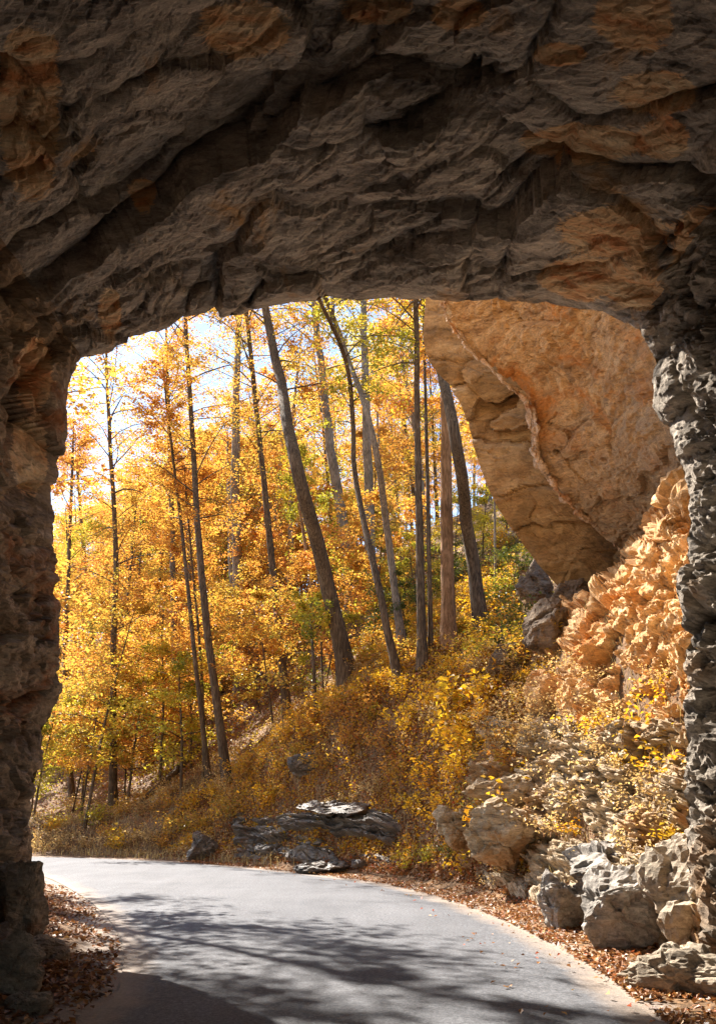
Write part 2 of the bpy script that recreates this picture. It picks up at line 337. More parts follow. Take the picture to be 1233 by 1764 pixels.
def hit(px, py):
    """first point of the terrain on the ray through a pixel"""
    d = ray(px, py); Ys = np.linspace(7, 120, 1500); P = d[None]*(Ys/d[1])[:, None]; P[:, 2] += EYE
    z = terr(P[:, 0], P[:, 1]); k = np.argmax(z > P[:, 2]); return np.array([P[k, 0], P[k, 1], z[k]])

n = 420; m_ = 22
Rr = REs; Ll = LEs
k_ = np.linspace(0, len(Rr)-1, n).astype(int); A = Ll[k_]; Bq = Rr[k_]; tt = np.linspace(0, 1, m_)
G = np.zeros((n, m_, 3)); G[..., :2] = A[:, None]*(1-tt)[None, :, None]+Bq[:, None]*tt[None, :, None]
wdt = np.linalg.norm(A-Bq, axis=1)[:, None]; de = np.minimum(tt, 1-tt)[None]*wdt
G[..., 2] = .004+.04*sstep(0, 1.2, de)
ir = .0*G[..., 0]
for c, sgn in ((0, 1), (-1, -1)): G[:, c, 0] += ir[:, c]*sgn
tag(link('road', mesh_np('road', G.reshape(-1, 3), gridfaces(n, m_, True), M['road'], True, vattrs={'edge': (1-sstep(0, .6, de)).ravel()})), kind='structure')

# ------------------------------------------------------------------ the tunnel
LOOP = [ # pixel outline of the mouth, left foot -> over -> right foot, with distance
 (70, 1720, 11.0), (76, 1640, 11.6), (72, 1580, 12.3), (60, 1520, 12.6), (52, 1440, 12.7), (50, 1345, 12.7), (70, 1318, 12.7), (74, 1280, 12.7), (84, 1225, 12.7), (104, 1190, 12.7), (107, 1080, 12.7), (104, 1000, 12.7), (97, 920, 12.7), (103, 860, 12.7), (113, 760, 12.7), (112, 700, 12.7), (119, 650, 12.7),
 (138, 613, 12.7), (200, 600, 12.7), (255, 584, 12.6), (310, 556, 12.6), (380, 541, 12.5), (440, 520, 12.4), (505, 511, 12.3), (560, 515, 12.2), (620, 514, 12.1), (680, 507, 12.0), (745, 512, 11.9), (800, 517, 11.8), (870, 512, 11.7), (940, 510, 11.6), (1010, 526, 11.5), (1070, 548, 11.4),
 (1105, 565, 11.3), (1128, 610, 11.3), (1132, 700, 11.2), (1165, 760, 11.2), (1186, 830, 11.2), (1192, 900, 11.1), (1180, 1000, 11.1), (1172, 1100, 11.0), (1170, 1200, 11.0), (1165, 1300, 10.9), (1175, 1400, 10.8), (1185, 1500, 10.6), (1190, 1600, 10.3), (1205, 1690, 10.0)]
Lw = np.array([at(*c) for c in LOOP])
Lw = np.concatenate([[Lw[0]+(-.1, 0, -.8)], Lw, [Lw[-1]+(.1, 0, -.9)]])
L0 = arclen(Lw, .036); NL = len(L0)
# smoothed section deeper in
ker = np.hanning(41); ker /= ker.sum()
Lsm = np.stack([np.convolve(np.pad(L0[:, c], 20, 'edge'), ker, 'valid') for c in range(3)], -1)
back = np.concatenate([np.arange(0, 10.5, .036), axis([(10.5, 34, .5)])])
cen = np.array([-.2, 0, 4.5])
out2 = (L0-cen)*np.array([1, 0, 1]); out2 /= np.linalg.norm(out2, axis=1)[:, None]
G = np.zeros((NL, len(back), 3))
for j, b in enumerate(back):
    f = sstep(0, .8, b); S = L0*(1-f)+Lsm*f
    gr = .25*sstep(0, 1, b)+.6*sstep(1, 9, b)*(np.clip(out2[:, 2], 0, 1))
    G[:, j] = S+out2*gr[:, None] if np.ndim(gr) else S+out2*gr
    G[:, j, 1] = L0[:, 1]-b
    # the foot of the left wall comes in towards the road nearer the viewer
    foot = sstep(3.0, .2, S[:, 2])*sstep(0, 4, b)*(S[:, 0] < 0) if False else (1-sstep(.2, 3.2, S[:, 2]))*sstep(0, 4, b)*(S[:, 0] < 0)
    G[:, j, 0] += .55*foot
nrm = gnormals(G); inn = -(G-np.array([-.2, 0, 4.]))*np.array([1, 0, 1]); sg = np.sign((nrm*inn).sum(-1)); nrm *= sg[..., None]
Pq = G.copy()
warp = np.stack([fbm(Pq, .8, 4), fbm(Pq+9, .8, 4), fbm(Pq+19, .8, 4)], -1)*.22
zr = math.radians(22); Q = Pq.copy(); Q[..., 2] = Pq[..., 2]*math.cos(zr)-Pq[..., 0]*math.sin(zr); Q[..., 0] = Pq[..., 0]*math.cos(zr)+Pq[..., 2]*math.sin(zr)
Q = Q+warp
edge = .35+.65*sstep(0, .5, back)[None, :]
cz = math.radians(-30); Qc = Pq+warp*.7; Qc = np.stack([Qc[..., 0]*math.cos(cz)+Qc[..., 1]*math.sin(cz), -Qc[..., 0]*math.sin(cz)+Qc[..., 1]*math.cos(cz), Qc[..., 2]], -1)
md = .35+.9*sstep(-.25, .45, fbm(Pq, .45, 3))
dispc = .42*facets(Qc, 2.6, 1.4, (1.6, 1.0, 1.0), 9)+.26*facets(Qc, 1.2, 1.3, (2.0, .9, 1.0), 1)+md*.12*facets(Qc, .5, 1.5, (3.0, .8, 1.0), 2)+md*.05*facets(Qc, .2, 1.6, (3.2, .8, 1.0), 3)+.018*facets(Qc, .09, 1.5, (2.6, .9, 1.0), 4)
dispc += .03*ridged(Qc*np.array([.5, 1.6, 1]), .8, 5, .6)+.2*fbm(Pq, .25, 2)
disp = .34*facets(Q, 1.5, 1.0, (1.3, 1.0, .55), 1)+.16*facets(Q, .5, 1.0, (1.5, 1.1, .5), 2)+.06*facets(Q, .19, 1.0, (1.4, 1.1, .6), 3)
disp += .06*ridged(Q*np.array([1, 1, 2.2]), .7, 4)+.02*fbm(Q, 4, 4)+.02*facets(Q, .09, 1.3, (1.4, 1.1, .6), 4)
wc = sstep(4.5, 7.0, G[..., 2]); disp = disp*(1-wc)+dispc*wc
rightside = sstep(.72, .8, np.arange(NL)/NL)[:, None]
disp += rightside*(.13*ridged(Pq+warp, 2.2, 4, .55)-.05)
G2 = G+nrm*(disp*edge)[..., None]
# rusty and tan patches of the rock, at their places on the roof and walls
PT = [(50, 190, 45, 120), (40, 90, 30, 40), (415, 50, 70, 40), (650, 15, 50, 25), (790, 25, 40, 25), (1090, 30, 55, 45), (1010, 245, 90, 25), (1140, 240, 40, 30), (1120, 160, 60, 30), (1060, 400, 80, 35), (1010, 480, 70, 28), (1100, 500, 50, 30), (1210, 430, 40, 60), (190, 540, 16, 32), (250, 325, 25, 14), (60, 640, 26, 50), (50, 780, 25, 60), (960, 95, 40, 16)]
dd_ = G2-np.array([0, 0, EYE]); fw = dd_[..., 1]*math.cos(PITCH)+dd_[..., 2]*math.sin(PITCH); upc = -dd_[..., 1]*math.sin(PITCH)+dd_[..., 2]*math.cos(PITCH)
ok = fw > .5; fw = np.where(ok, fw, 1); pxm_ = 616.5+FPX*dd_[..., 0]/fw; pym_ = 882-FPX*upc/fw; PATCH = np.zeros(G2.shape[:2])
for a, b, sa, sb in PT: PATCH = np.maximum(PATCH, ok*np.exp(-.5*(((pxm_-a)/sa)**2+((pym_-b)/sb)**2)**1.5))
PATCH = np.clip(PATCH+.25*fbm(G2, 1.5, 4)*(PATCH > .15), 0, 1)
iL = int(np.argmin(np.abs(L0-Lw[18]).sum(1))); iR = int(np.argmin(np.abs(L0-Lw[34]).sum(1)))
tun = thing('rock_tunnel', 'dark hand-cut rock tunnel mouth framing the road and the autumn wood', 'tunnel')
def tpart(name, i0, i1, mat, lab):
    S = G2[i0:i1+1]; o = link(name, mesh_np(name, S.reshape(-1, 3), gridfaces(S.shape[0], S.shape[1]), mat, vattrs={'patch': PATCH[i0:i1+1].ravel()}), tun); o['label'] = lab; return o
tpart('side_wall', 0, iL, M['left'], 'brown tunnel wall with rusty patches left of the road')
tpart('ceiling', iL, iR, M['ceiling'], 'dark layered rock roof of the tunnel')
tpart('side_wall', iR, NL-1, M['right'], 'grey pitted tunnel wall right of the road')
ring0 = G2[::3, 0]; o3 = out2[::3]
rings = [ring0]
for off, dy in ((.25, .1), (.8, .0), (2, -.3), (4.5, -1.0), (8, -3), (12, -8), (14, -18), (14, -34)):
    r = ring0+o3*off; r[:, 1] += dy
    r += .5*min(off, 1.5)*np.stack([fbm(r, .6, 3), fbm(r+5, .6, 3), fbm(r+11, .6, 3)], -1)*(.3 if off < .5 else .5); rings.append(r)
Gf = np.stack(rings, 1)
# the side towards the viewer's right leans on the bank: keep the outer cliff there from sticking out past it
link('cliff_face', mesh_np('cliff_face', Gf.reshape(-1, 3), gridfaces(Gf.shape[0], Gf.shape[1]), M['slab']), tun)

def patch(ctrl, step, name, mat, amps, thick, parent=None, aniso=(1, 1, 1), rotz=0, seed=0, detail=.03):
    c = np.array([[at(*q) for q in row] for row in ctrl])
    nr = int(np.linalg.norm(np.diff(c[:, 0], axis=0), axis=1).sum()/step)+2; nc = int(np.linalg.norm(np.diff(c[len(c)//2], axis=0), axis=1).sum()/step)+2
    Gp = catmull(c, nr); Gp = np.swapaxes(catmull(np.swapaxes(Gp, 0, 1), nc), 0, 1)
    nn = gnormals(Gp); view = np.array([0, 0, EYE])-Gp; nn *= np.sign((nn*view).sum(-1))[..., None]
    wq = Gp+.3*np.stack([fbm(Gp, .9, 3), fbm(Gp+7, .9, 3), fbm(Gp+14, .9, 3)], -1)
    d = 0
    for k, (sz, a) in enumerate(amps): d = d+a*facets(wq, sz, 1, aniso, seed+k)
    d = d+detail*fbm(wq*np.array([1, 1, 2]), 5, 4)+.1*fbm(Gp, .6, 3)
    Fp = Gp+nn*d[..., None]
    # rounded edges roll back into the thickness
    bk = Fp-nn*thick
    V = np.concatenate([Fp.reshape(-1, 3), bk.reshape(-1, 3)]); nn_ = nr*nc; F1 = gridfaces(nr, nc); F2 = gridfaces(nr, nc, True)+nn_
    ix = np.arange(nn_).reshape(nr, nc); loop = np.concatenate([ix[0, :], ix[1:, -1], ix[-1, -2::-1], ix[-2:0:-1, 0]]); nx = np.roll(loop, -1)
    F3 = np.stack([loop, loop+nn_, nx+nn_, nx], -1)
    return link(name, mesh_np(name, V, np.concatenate([F1, F2, F3]), mat), parent)
ov = o = patch([[(765, 500, 16.6), (880, 485, 15.2), (1000, 490, 13.9), (1150, 500, 12.4)],
           [(800, 590, 17.2), (920, 590, 16), (1040, 600, 14.6), (1200, 620, 12.6)],
           [(905, 690, 18), (1000, 700, 17), (1090, 720, 15.6), (1230, 730, 13.2)],
           [(925, 790, 18.8), (1030, 800, 18), (1120, 820, 16.8), (1260, 830, 14.6)],
           [(1000, 885, 19.8), (1080, 890, 19), (1150, 900, 18), (1260, 920, 16.2)],
           [(1075, 955, 20.5), (1110, 980, 20), (1160, 1000, 19.4), (1260, 1020, 17.5)]], .04, 'rock_overhang', M['over'],
          [(1.6, .12), (.5, .06), (.2, .035), (.09, .015)], .9, aniso=(2.2, 2.2, .6), seed=5)
tag(ov, 'orange sandstone overhang with a painted-on sunlit edge, just outside the tunnel mouth', 'rock overhang')
ed = at(*np.array([(762, 520, 16.7), (775, 555, 16.9), (803, 590, 17.15), (850, 640, 17.5), (903, 690, 17.9), (918, 740, 18.3), (926, 790, 18.7), (955, 840, 19.2), (998, 885, 19.7), (1040, 915, 20.1), (1072, 952, 20.4)]).T)  # added strip along the overhang edge, its pale colour paints grazing sunlight
a_ = np.linspace(0, 2*np.pi, 30, endpoint=False); cp = catmull(ed, 300); Tn = np.gradient(cp, axis=0); Tn /= np.linalg.norm(Tn, axis=1)[:, None]
Un = np.cross(Tn, (0, 1, 0)); Un /= np.linalg.norm(Un, axis=1)[:, None]; Wn = np.cross(Tn, Un)
rd = (.02+.06*np.exp(-((np.linspace(0, 1, 300)-.52)/.14)**2)+.07*np.abs(fbm(cp, 1.3, 3)))[:, None, None]; Ve = cp[:, None]+(Un[:, None]*np.cos(a_)[None, :, None]*.9+Wn[:, None]*np.sin(a_)[None, :, None]*1.8)*rd
dv = Ve-cp[:, None]; dv /= np.linalg.norm(dv, axis=-1)[..., None]; Ve = Ve+dv*(.10*facets(Ve, .38, 1.2, (1, 1, 1.3), 3)+.05*facets(Ve, .15, 1.2, (1, 1, 1.3), 4))[..., None]
ix = np.arange(300*30).reshape(300, 30); Fe = np.stack([ix[:-1], np.roll(ix, -1, 1)[:-1], np.roll(ix, -1, 1)[1:], ix[1:]], -1).reshape(-1, 4)
link('rim_light_strip', mesh_np('rim_light_strip', Ve.reshape(-1, 3), Fe, M['pale']), o)['label'] = 'pale strip painted as rim light on the orange overhang'
o = patch([[(738, 490, 19.3), (800, 495, 19.0), (900, 520, 18.8)], [(733, 610, 19.5), (800, 620, 19.2), (900, 620, 19.0)],
           [(790, 690, 19.8), (870, 690, 19.5), (960, 700, 19.2)], [(812, 760, 20.1), (900, 760, 19.8), (1000, 780, 19.6)],
           [(850, 860, 20.6), (950, 870, 20.4), (1050, 880, 20.3)], [(905, 945, 21.1), (1000, 950, 21.0), (1100, 960, 20.9)],
           [(960, 1015, 21.6), (1040, 1030, 21.4), (1120, 1040, 21.3)], [(1010, 1095, 22.0), (1080, 1100, 21.8), (1150, 1110, 21.8)]], .045, 'rock_slab', M['slab'],
          [(2.0, .28), (.7, .05), (.25, .012)], .8, aniso=(1.8, 1.8, .6), seed=9, detail=.015)
tag(o, 'smooth tan leaning cliff slab behind the orange overhang, beside the trees', 'cliff')

# rocky bank: sheets that follow the slope, broken into beds and blocks, their borders sunk into the soil
def slope(name, label, cat, px, py, step, mat, fn, thick=.35, edge=(.12, .12, .12, .12), sink=.5, lift=.1, keep=None, ymax=40):
    gx = np.linspace(px[0], px[1], 12); gy = np.linspace(py[0], py[1], 12)
    c = np.array([[hit_s(x, y, ymax) for x in gx] for y in gy])
    nr = int(np.median(np.linalg.norm(np.diff(c, axis=0), axis=-1).sum(0))/step)+2; nc = int(np.median(np.linalg.norm(np.diff(c, axis=1), axis=-1).sum(1))/step)+2
    Gp = catmull(c, nr); Gp = np.swapaxes(catmull(np.swapaxes(Gp, 0, 1), nc), 0, 1)
    nn = gnormals(Gp); nn *= np.sign((nn*(np.array([-3, 0, 9.])-Gp)).sum(-1))[..., None]
    for _ in range(3):
        nn[1:-1] = (nn[:-2]+nn[1:-1]+nn[2:])/3; nn[:, 1:-1] = (nn[:, :-2]+nn[:, 1:-1]+nn[:, 2:])/3
    nn /= np.linalg.norm(nn, axis=-1)[..., None]
    u = np.linspace(0, 1, nr)[:, None]; v = np.linspace(0, 1, nc)[None]; w_ = .07*fbm(Gp, .9, 3)
    m = sstep(0, edge[0], u+w_)*sstep(0, edge[1], 1-u+w_)*sstep(0, edge[2], v+w_)*sstep(0, edge[3], 1-v+w_)
    m = m*sstep(.75, 1.25, sdist(Gp[..., 0], Gp[..., 1], REc)+.15*fbm(Gp, 1.5, 2))
    d = fn(Gp)+lift
    Fp = Gp+nn*(d*m-(1-m)*sink)[..., None]; bk = Fp-nn*thick
    nn_ = nr*nc; V = np.concatenate([Fp.reshape(-1, 3), bk.reshape(-1, 3)]); F1 = gridfaces(nr, nc); F2 = gridfaces(nr, nc, True)+nn_
    ix = np.arange(nn_).reshape(nr, nc); loop = np.concatenate([ix[0, :], ix[1:, -1], ix[-1, -2::-1], ix[-2:0:-1, 0]]); nx = np.roll(loop, -1)
    return tag(link(name, mesh_np(name, V, np.concatenate([F1, F2, np.stack([loop, loop+nn_, nx+nn_, nx], -1)]), mat)), label, cat)
def hit_s(px, py, ymax=40):
    d = ray(px, py); Ys = np.linspace(8.5, ymax, 700); P = d[None]*(Ys/d[1])[:, None]; P[:, 2] += EYE
    z = terr(P[:, 0], P[:, 1], False); k = np.argmax(z > P[:, 2]); return np.array([P[k, 0], P[k, 1], z[k]]) if z[k] > P[k, 2] else np.array([P[-1, 0], P[-1, 1], z[-1]])
def wrp(G, a, f): return G+a*np.stack([fbm(G, f, 3), fbm(G+7, f, 3), fbm(G+14, f, 3)], -1)
def beds(G, th, amp, seed, tilt=.18):
    """horizontal beds standing out by different amounts, undercut below"""
    h = (G[..., 2]+tilt*G[..., 0]+.10*fbm(G, .8, 4))/th+seed; k = np.floor(h).astype(int); f = h-k
    return amp*(_rnd[_h(k, k*0+seed, (G[..., 0]/2.2+.6*fbm(G, .4, 2)).astype(int)), 3]-.4)*sstep(0, .12, f)*(1-.5*f)
def led(G):
    Q = wrp(G, .12, 1.2)
    return beds(Q, .42, .45, 2)+beds(Q, .13, .12, 5)+.26*facets(Q, .8, 1, (1.4, 1.4, .5), 20)+.12*facets(Q, .32, 1.1, (1.5, 1.5, .5), 21)+.05*facets(Q, .13, 1.2, (1.4, 1.4, .6), 22)
def rub(G):
    Q = wrp(G, .1, 2); return .35*facets(Q, 1.3, 1.2, (1, 1, 1), 30)+.16*facets(Q, .5, 1.3, (1.2, 1.2, .7), 32)+.13*lumps(Q, .42, 1)+.09*lumps(Q, .19, 2)+.07*facets(Q, .26, 1.3, (1.2, 1.2, .8), 33)+.06*lumps(G, .09, 3)+.05*facets(Q, .15, 1.2, (1, 1, 1), 31)+.1*fbm(G, 1, 3)
def wet(G):
    Q = wrp(G, .12, .9); return beds(Q, .3, .7, 3, .1)+beds(Q, .11, .16, 6, .1)+.22*facets(Q, 1.0, 1, (2.2, 2.2, .3), 60)+.1*facets(Q, .4, 1, (2, 2, .4), 61)+.04*facets(Q, .15, 1, (2, 2, .5), 62)
slope('rock_ledges', 'tan layered sandstone ledges with weeds at the foot of the right bank', 'rock ledge', (770, 1250), (1180, 1690), .034, M['bank'], led, edge=(.15, .06, .14, .04), lift=.16)
slope('rubble_slope', 'sunlit crumbly orange rubble slope under the overhang', 'rubble', (880, 1250), (815, 1290), .036, M['rubble'], rub, edge=(.02, .16, .12, .04), lift=.16, ymax=20)
slope('rock_ledges', 'dark wet layered ledge shining beside the road bend', 'rock ledge', (380, 720), (1375, 1520), .036, M['wet'], wet, edge=(.38, .08, .12, .14), lift=.16)

def boulder(name, label, cat, c, size, mat, seed, rot=0, group=None, sub=5, cut=.16, parent=None, kind=None):
    import bmesh
    bm = bmesh.new(); bmesh.ops.create_icosphere(bm, subdivisions=sub, radius=1)
    V = np.array([v.co[:] for v in bm.verts]); F = np.array([[v.index for v in f.verts] for f in bm.faces]); bm.free()
    rr = np.random.default_rng(seed); pl = rr.normal(size=(15, 3)); pl /= np.linalg.norm(pl, axis=1)[:, None]; hh = rr.uniform(.55, .92, 15)
    for p_, h_ in zip(pl, hh):
        dd = V@p_-h_; V = V-np.where(dd > 0, dd*.93, 0)[:, None]*p_
    sz = np.array(size, float); W = V*sz; nn = V/np.linalg.norm(V, axis=1)[:, None]
    P = W+seed*3.1; k = float(sz.mean())
    W = W+nn*(k*.14*facets(P, .8*k, 1.2, (1, 1, .6), seed)+k*.06*facets(P, .3*k, 1.2, (1, 1, .6), seed+1)+k*.02*facets(P, .12*k, 1.2, (1, 1, .6), seed+2)+.02*k*fbm(P, 3/k, 4))[:, None]
    ca, sa = math.cos(rot), math.sin(rot); W = np.stack([W[:, 0]*ca-W[:, 1]*sa, W[:, 0]*sa+W[:, 1]*ca, W[:, 2]], -1)
    o = link(name, mesh_np(name, W, F, mat), parent, tuple(c)); 
    if label: tag(o, label, cat, group, kind)
    return o
def bpix(px, py, Y, w_px, h_px, name, label, cat, mat, seed, depth=.8, rot=0, **k):
    b = hit(px, py+h_px*.42); Y = min(b[1]+.25, Y+2.5) if Y else b[1]+.25
    c = at(px, py, Y); s = (np.linalg.norm(c-np.array([0, 0, EYE])))/FPX
    return boulder(name, label, cat, c, (w_px*s/2*1.12, w_px*s/2*depth*1.1, h_px*s/2*1.12), mat, seed, rot, **k)
bpix(1075, 1575, 10.9, 165, 150, 'boulder', 'big grey rounded boulder at the roadside, foot of the right tunnel wall', 'boulder', M['boulder'], 3, rot=.3)
bpix(1195, 1560, 9.9, 150, 190, 'boulder', 'tan angular boulder at the right edge, next to the big grey one', 'boulder', M['tanboulder'], 5, rot=-.3)
bpix(1190, 1680, 9.3, 200, 80, 'boulder', 'low flat tan boulder on the shoulder below the right tunnel wall', 'boulder', M['tanboulder'], 8)
bpix(960, 1560, 12.6, 80, 100, 'boulder', 'small ribbed grey boulder left of the big grey boulder', 'boulder', M['boulder'], 11)
bpix(1070, 1500, 11.6, 200, 70, 'rock_ledge', 'flat grey rock ledge resting above the big grey boulder', 'rock ledge', M['boulder'], 14)
bpix(1000, 1560, 12.0, 70, 90, 'boulder', 'narrow upright grey rock squeezed beside the big grey boulder', 'boulder', M['boulder'], 17)
bpix(790, 1425, 18, 90, 70, 'boulder', 'dark brown block under the yellow shrub on the right bank', 'boulder', M['bank'], 19)
bpix(870, 1365, 16.6, 130, 60, 'boulder', 'squarish tan block in the middle of the ledges', 'boulder', M['bank'], 23)
bpix(860, 1440, 15.4, 130, 100, 'boulder', 'shaded brown block above the weeds in the ledges', 'boulder', M['bank'], 29)
bpix(955, 1085, 23, 100, 120, 'boulder', 'grey-brown block under the leaning cliff slab', 'boulder', M['brownrock'], 37)
bpix(925, 1010, 25, 70, 90, 'boulder', 'dark jagged rock below the lower end of the cliff slab', 'boulder', M['brownrock'], 41)
bpix(880, 1140, 22.5, 90, 70, 'boulder', 'brown block half buried in leaves, right of the tree bases', 'boulder', M['brownrock'], 43)
bpix(985, 1035, 23.5, 80, 70, 'boulder', 'dark rock wedged under the foot of the cliff slab', 'boulder', M['brownrock'], 47)
# wet dark ledge along the far bank
WL = [(350, 1462, 31, 46, 50), (600, 1395, 26, 150, 26), (560, 1494, 23.9, 90, 18), (535, 1318, 30, 70, 46)]
WN = ['small dark rock standing alone left of the wet ledge', 'long dark slab lying in the leaves above the wet ledge', 'low flat rock at the foot of the wet ledge', 'dark rock poking out of the golden shrubs above the ledge']
for k, ((a, b, y, ww, hh), nm) in enumerate(zip(WL, WN)):
    bpix(a, b, y, ww, hh, 'ledge_block', nm, 'rock', M['wet'], 50+k*3, depth=.9, rot=.4)
# rocks at the foot of the left tunnel wall
LR = [(40, 1560, 11.6, 80, 170, 'tall brown rock leaning at the foot of the left tunnel wall'), (75, 1640, 10.6, 70, 50, 'small flat tan rock among leaves at the left wall'), (25, 1680, 9.2, 70, 120, 'shaded brown rock at the lower left corner'), (52, 1735, 8.6, 60, 50, 'little brown stone at the bottom left, near the road edge')]
for k, (a, b, y, ww, hh, nm) in enumerate(LR): bpix(a, b, y, ww, hh, 'wall_rock', nm, 'rock', M['left'], 90+k*5)

# ------------------------------------------------------------------ plants
def tube(path, rad, sides=8):
    path = np.asarray(path, float); rad = np.broadcast_to(np.asarray(rad, float), (len(path),)); T = np.gradient(path, axis=0)
    T /= np.maximum(np.linalg.norm(T, axis=1), 1e-9)[:, None]
    ref = np.array([0.31, 0.95, .05]) if abs(T[:, 2]).mean() > .5 else np.array([0, 0, 1.])
    U = np.cross(T, ref); U /= np.maximum(np.linalg.norm(U, axis=1), 1e-9)[:, None]; W = np.cross(T, U)
    a = np.linspace(0, 2*np.pi, sides, endpoint=False)
    V = path[:, None]+(U[:, None]*np.cos(a)[None, :, None]+W[:, None]*np.sin(a)[None, :, None])*rad[:, None, None]
    ix = np.arange(len(path)*sides).reshape(len(path), sides)
    F = np.stack([ix[:-1], np.roll(ix, -1, 1)[:-1], np.roll(ix, -1, 1)[1:], ix[1:]], -1).reshape(-1, 4)
    return V.reshape(-1, 3), F
class Buf:
    def __init__(s): s.V = []; s.F = []; s.n = 0
    def add(s, V, F): s.V.append(V); s.F.append(F+s.n); s.n += len(V)
    def mesh(s, name, mat): return mesh_np(name, np.concatenate(s.V), np.concatenate(s.F), mat, True)
def leaves_mesh(name, cen, size, mat, r, flat=.55, rnd=None, aspect=.62, droop=.2):
    """leaf blades: 6-vertex folded leaves as two quads"""
    n = len(cen); nrm_ = r.normal(size=(n, 3))*flat; nrm_[:, 2] += 1; nrm_ /= np.linalg.norm(nrm_, axis=1)[:, None]
    az = r.uniform(0, 2*np.pi, n); t = np.stack([np.cos(az), np.sin(az), np.zeros(n)-droop], -1)
    t -= nrm_*(t*nrm_).sum(1)[:, None]; t /= np.linalg.norm(t, axis=1)[:, None]; b = np.cross(nrm_, t)
    L_ = (size*r.uniform(.6, 1.3, n))[:, None]; Wd = L_*aspect*.5; fold = nrm_*L_*.13
    tail = cen-t*L_*.5; tip = cen+t*L_*.5-nrm_*L_*.1
    l1 = cen+b*Wd-t*L_*.08+fold; r1 = cen-b*Wd-t*L_*.08+fold
    V = np.stack([tail, r1, tip, l1], 1).reshape(-1, 3)
    ix = np.arange(n)[:, None]*4; F = np.concatenate([ix+np.array([0, 1, 2]), ix+np.array([0, 2, 3])])
    rv = np.clip(r.normal(.5, .2, n), 0, 1) if rnd is None else np.clip(rnd, 0, 1)
    return mesh_np(name, V, F, mat, smooth=False, attrs={'rnd': np.concatenate([rv, rv])})
def spray_tree(r, path, r0, r1, z0, nb, blen, mat_leaf, mat_bark, lsize=.15, twigs=9, per=13, sides=10, rise=.5, bare=0, hue=.5):
    """tapered trunk along path (local coords), limbs, twigs with tiers of leaves -> (trunk mesh, crown mesh)"""
    bf = Buf(); path = np.asarray(path, float); H = path[-1, 2]
    P = catmull(path, 26); t = np.linspace(0, 1, 26); rad = r0+(r1-r0)*t; rad[:2] *= (1.45, 1.12)
    jit = .04*r.normal(size=(26, 2))*r0*6; jit[0] = 0; P[:, :2] += jit*.3
    bf.add(*tube(P, rad, sides)); cen = []; hv = []
    for k in range(nb+bare):
        tz_ = z0+(1-z0)*(k+r.random())/(nb+bare) if k < nb else r.uniform(.12, 1); i = tz_*25; i0 = min(int(i), 24); p = P[i0]*(1-(i-i0))+P[i0+1]*(i-i0); ra = np.interp(tz_, t, rad)
        az = r.uniform(0, 2*np.pi); L_ = blen*r.uniform(.4, 1.3)*(.55+.6*math.sin(math.pi*min(1, .2+.75*(tz_-z0)/(1-z0+1e-6)))) if k < nb else r.uniform(.5, 1.6)
        el = rise*r.uniform(.3, 1.3); m = 6; q = [p]; d = np.array([math.cos(az)*math.cos(el), math.sin(az)*math.cos(el), math.sin(el)])
        for _ in range(m-1): q.append(q[-1]+d*L_/(m-1)); d = d+np.array([r.normal()*.14, r.normal()*.14, -.12+r.normal()*.07]); d /= np.linalg.norm(d)
        q = np.array(q); bf.add(*tube(q, np.linspace(min(ra*.5, .006+.008*L_), .004, m), 4))
        if k >= nb: continue
        bh = r.normal(hue, .12)
        for w_ in range(twigs):
            f = r.uniform(.25, 1.0)*(m-1); j = min(int(f), m-2); s = q[j]*(1-(f-j))+q[j+1]*(f-j)
            a2 = az+r.choice([-1, 1])*r.uniform(.4, 1.3); l2 = L_*.34*r.uniform(.4, 1.3)*(1.2-.5*f/(m-1)); e2 = r.normal(.05, .38)
            d2 = np.array([math.cos(a2)*math.cos(e2), math.sin(a2)*math.cos(e2), math.sin(e2)])
            if w_ % 2 == 0: bf.add(*tube(np.array([s, s+d2*l2*.55+(0, 0, .02), s+d2*l2]), np.array([.007, .005, .002]), 3))
            u = r.uniform(.15, 1.05, per)[:, None]; cc = s+d2*l2*u+r.normal(size=(per, 3))*np.array([.15, .15, .13])*(.5+l2*.6); cen.append(cc); hv.append(np.full(per, bh)+r.normal(0, .13, per))
    tm_ = bf.mesh('trunk', mat_bark)
    cen = np.concatenate(cen) if cen else np.zeros((1, 3)); hv = np.concatenate(hv) if hv else np.array([.5])
    return tm_, leaves_mesh('crown', cen, lsize, mat_leaf, r, rnd=hv)
ORD = []
WORD = ['first', 'second', 'third', 'fourth', 'fifth', 'sixth', 'seventh', 'eighth', 'ninth', 'tenth', 'eleventh', 'twelfth', 'thirteenth', 'fourteenth', 'fifteenth', 'sixteenth', 'seventeenth', 'eighteenth', 'nineteenth', 'twentieth']
WORD += ['twenty-'+w_ for w_ in WORD[:9]]+['thirtieth']+['thirty-'+w_ for w_ in WORD[:9]]
def put_tree(name, label, cat, loc, tmesh, cmesh, group=None, rz=0, sc=1):
    t = thing(name, label, cat, tuple(loc), group); t.rotation_euler = (0, 0, rz); t.scale = (sc, sc, sc)
    link('trunk', tmesh, t); link('crown', cmesh, t); return t

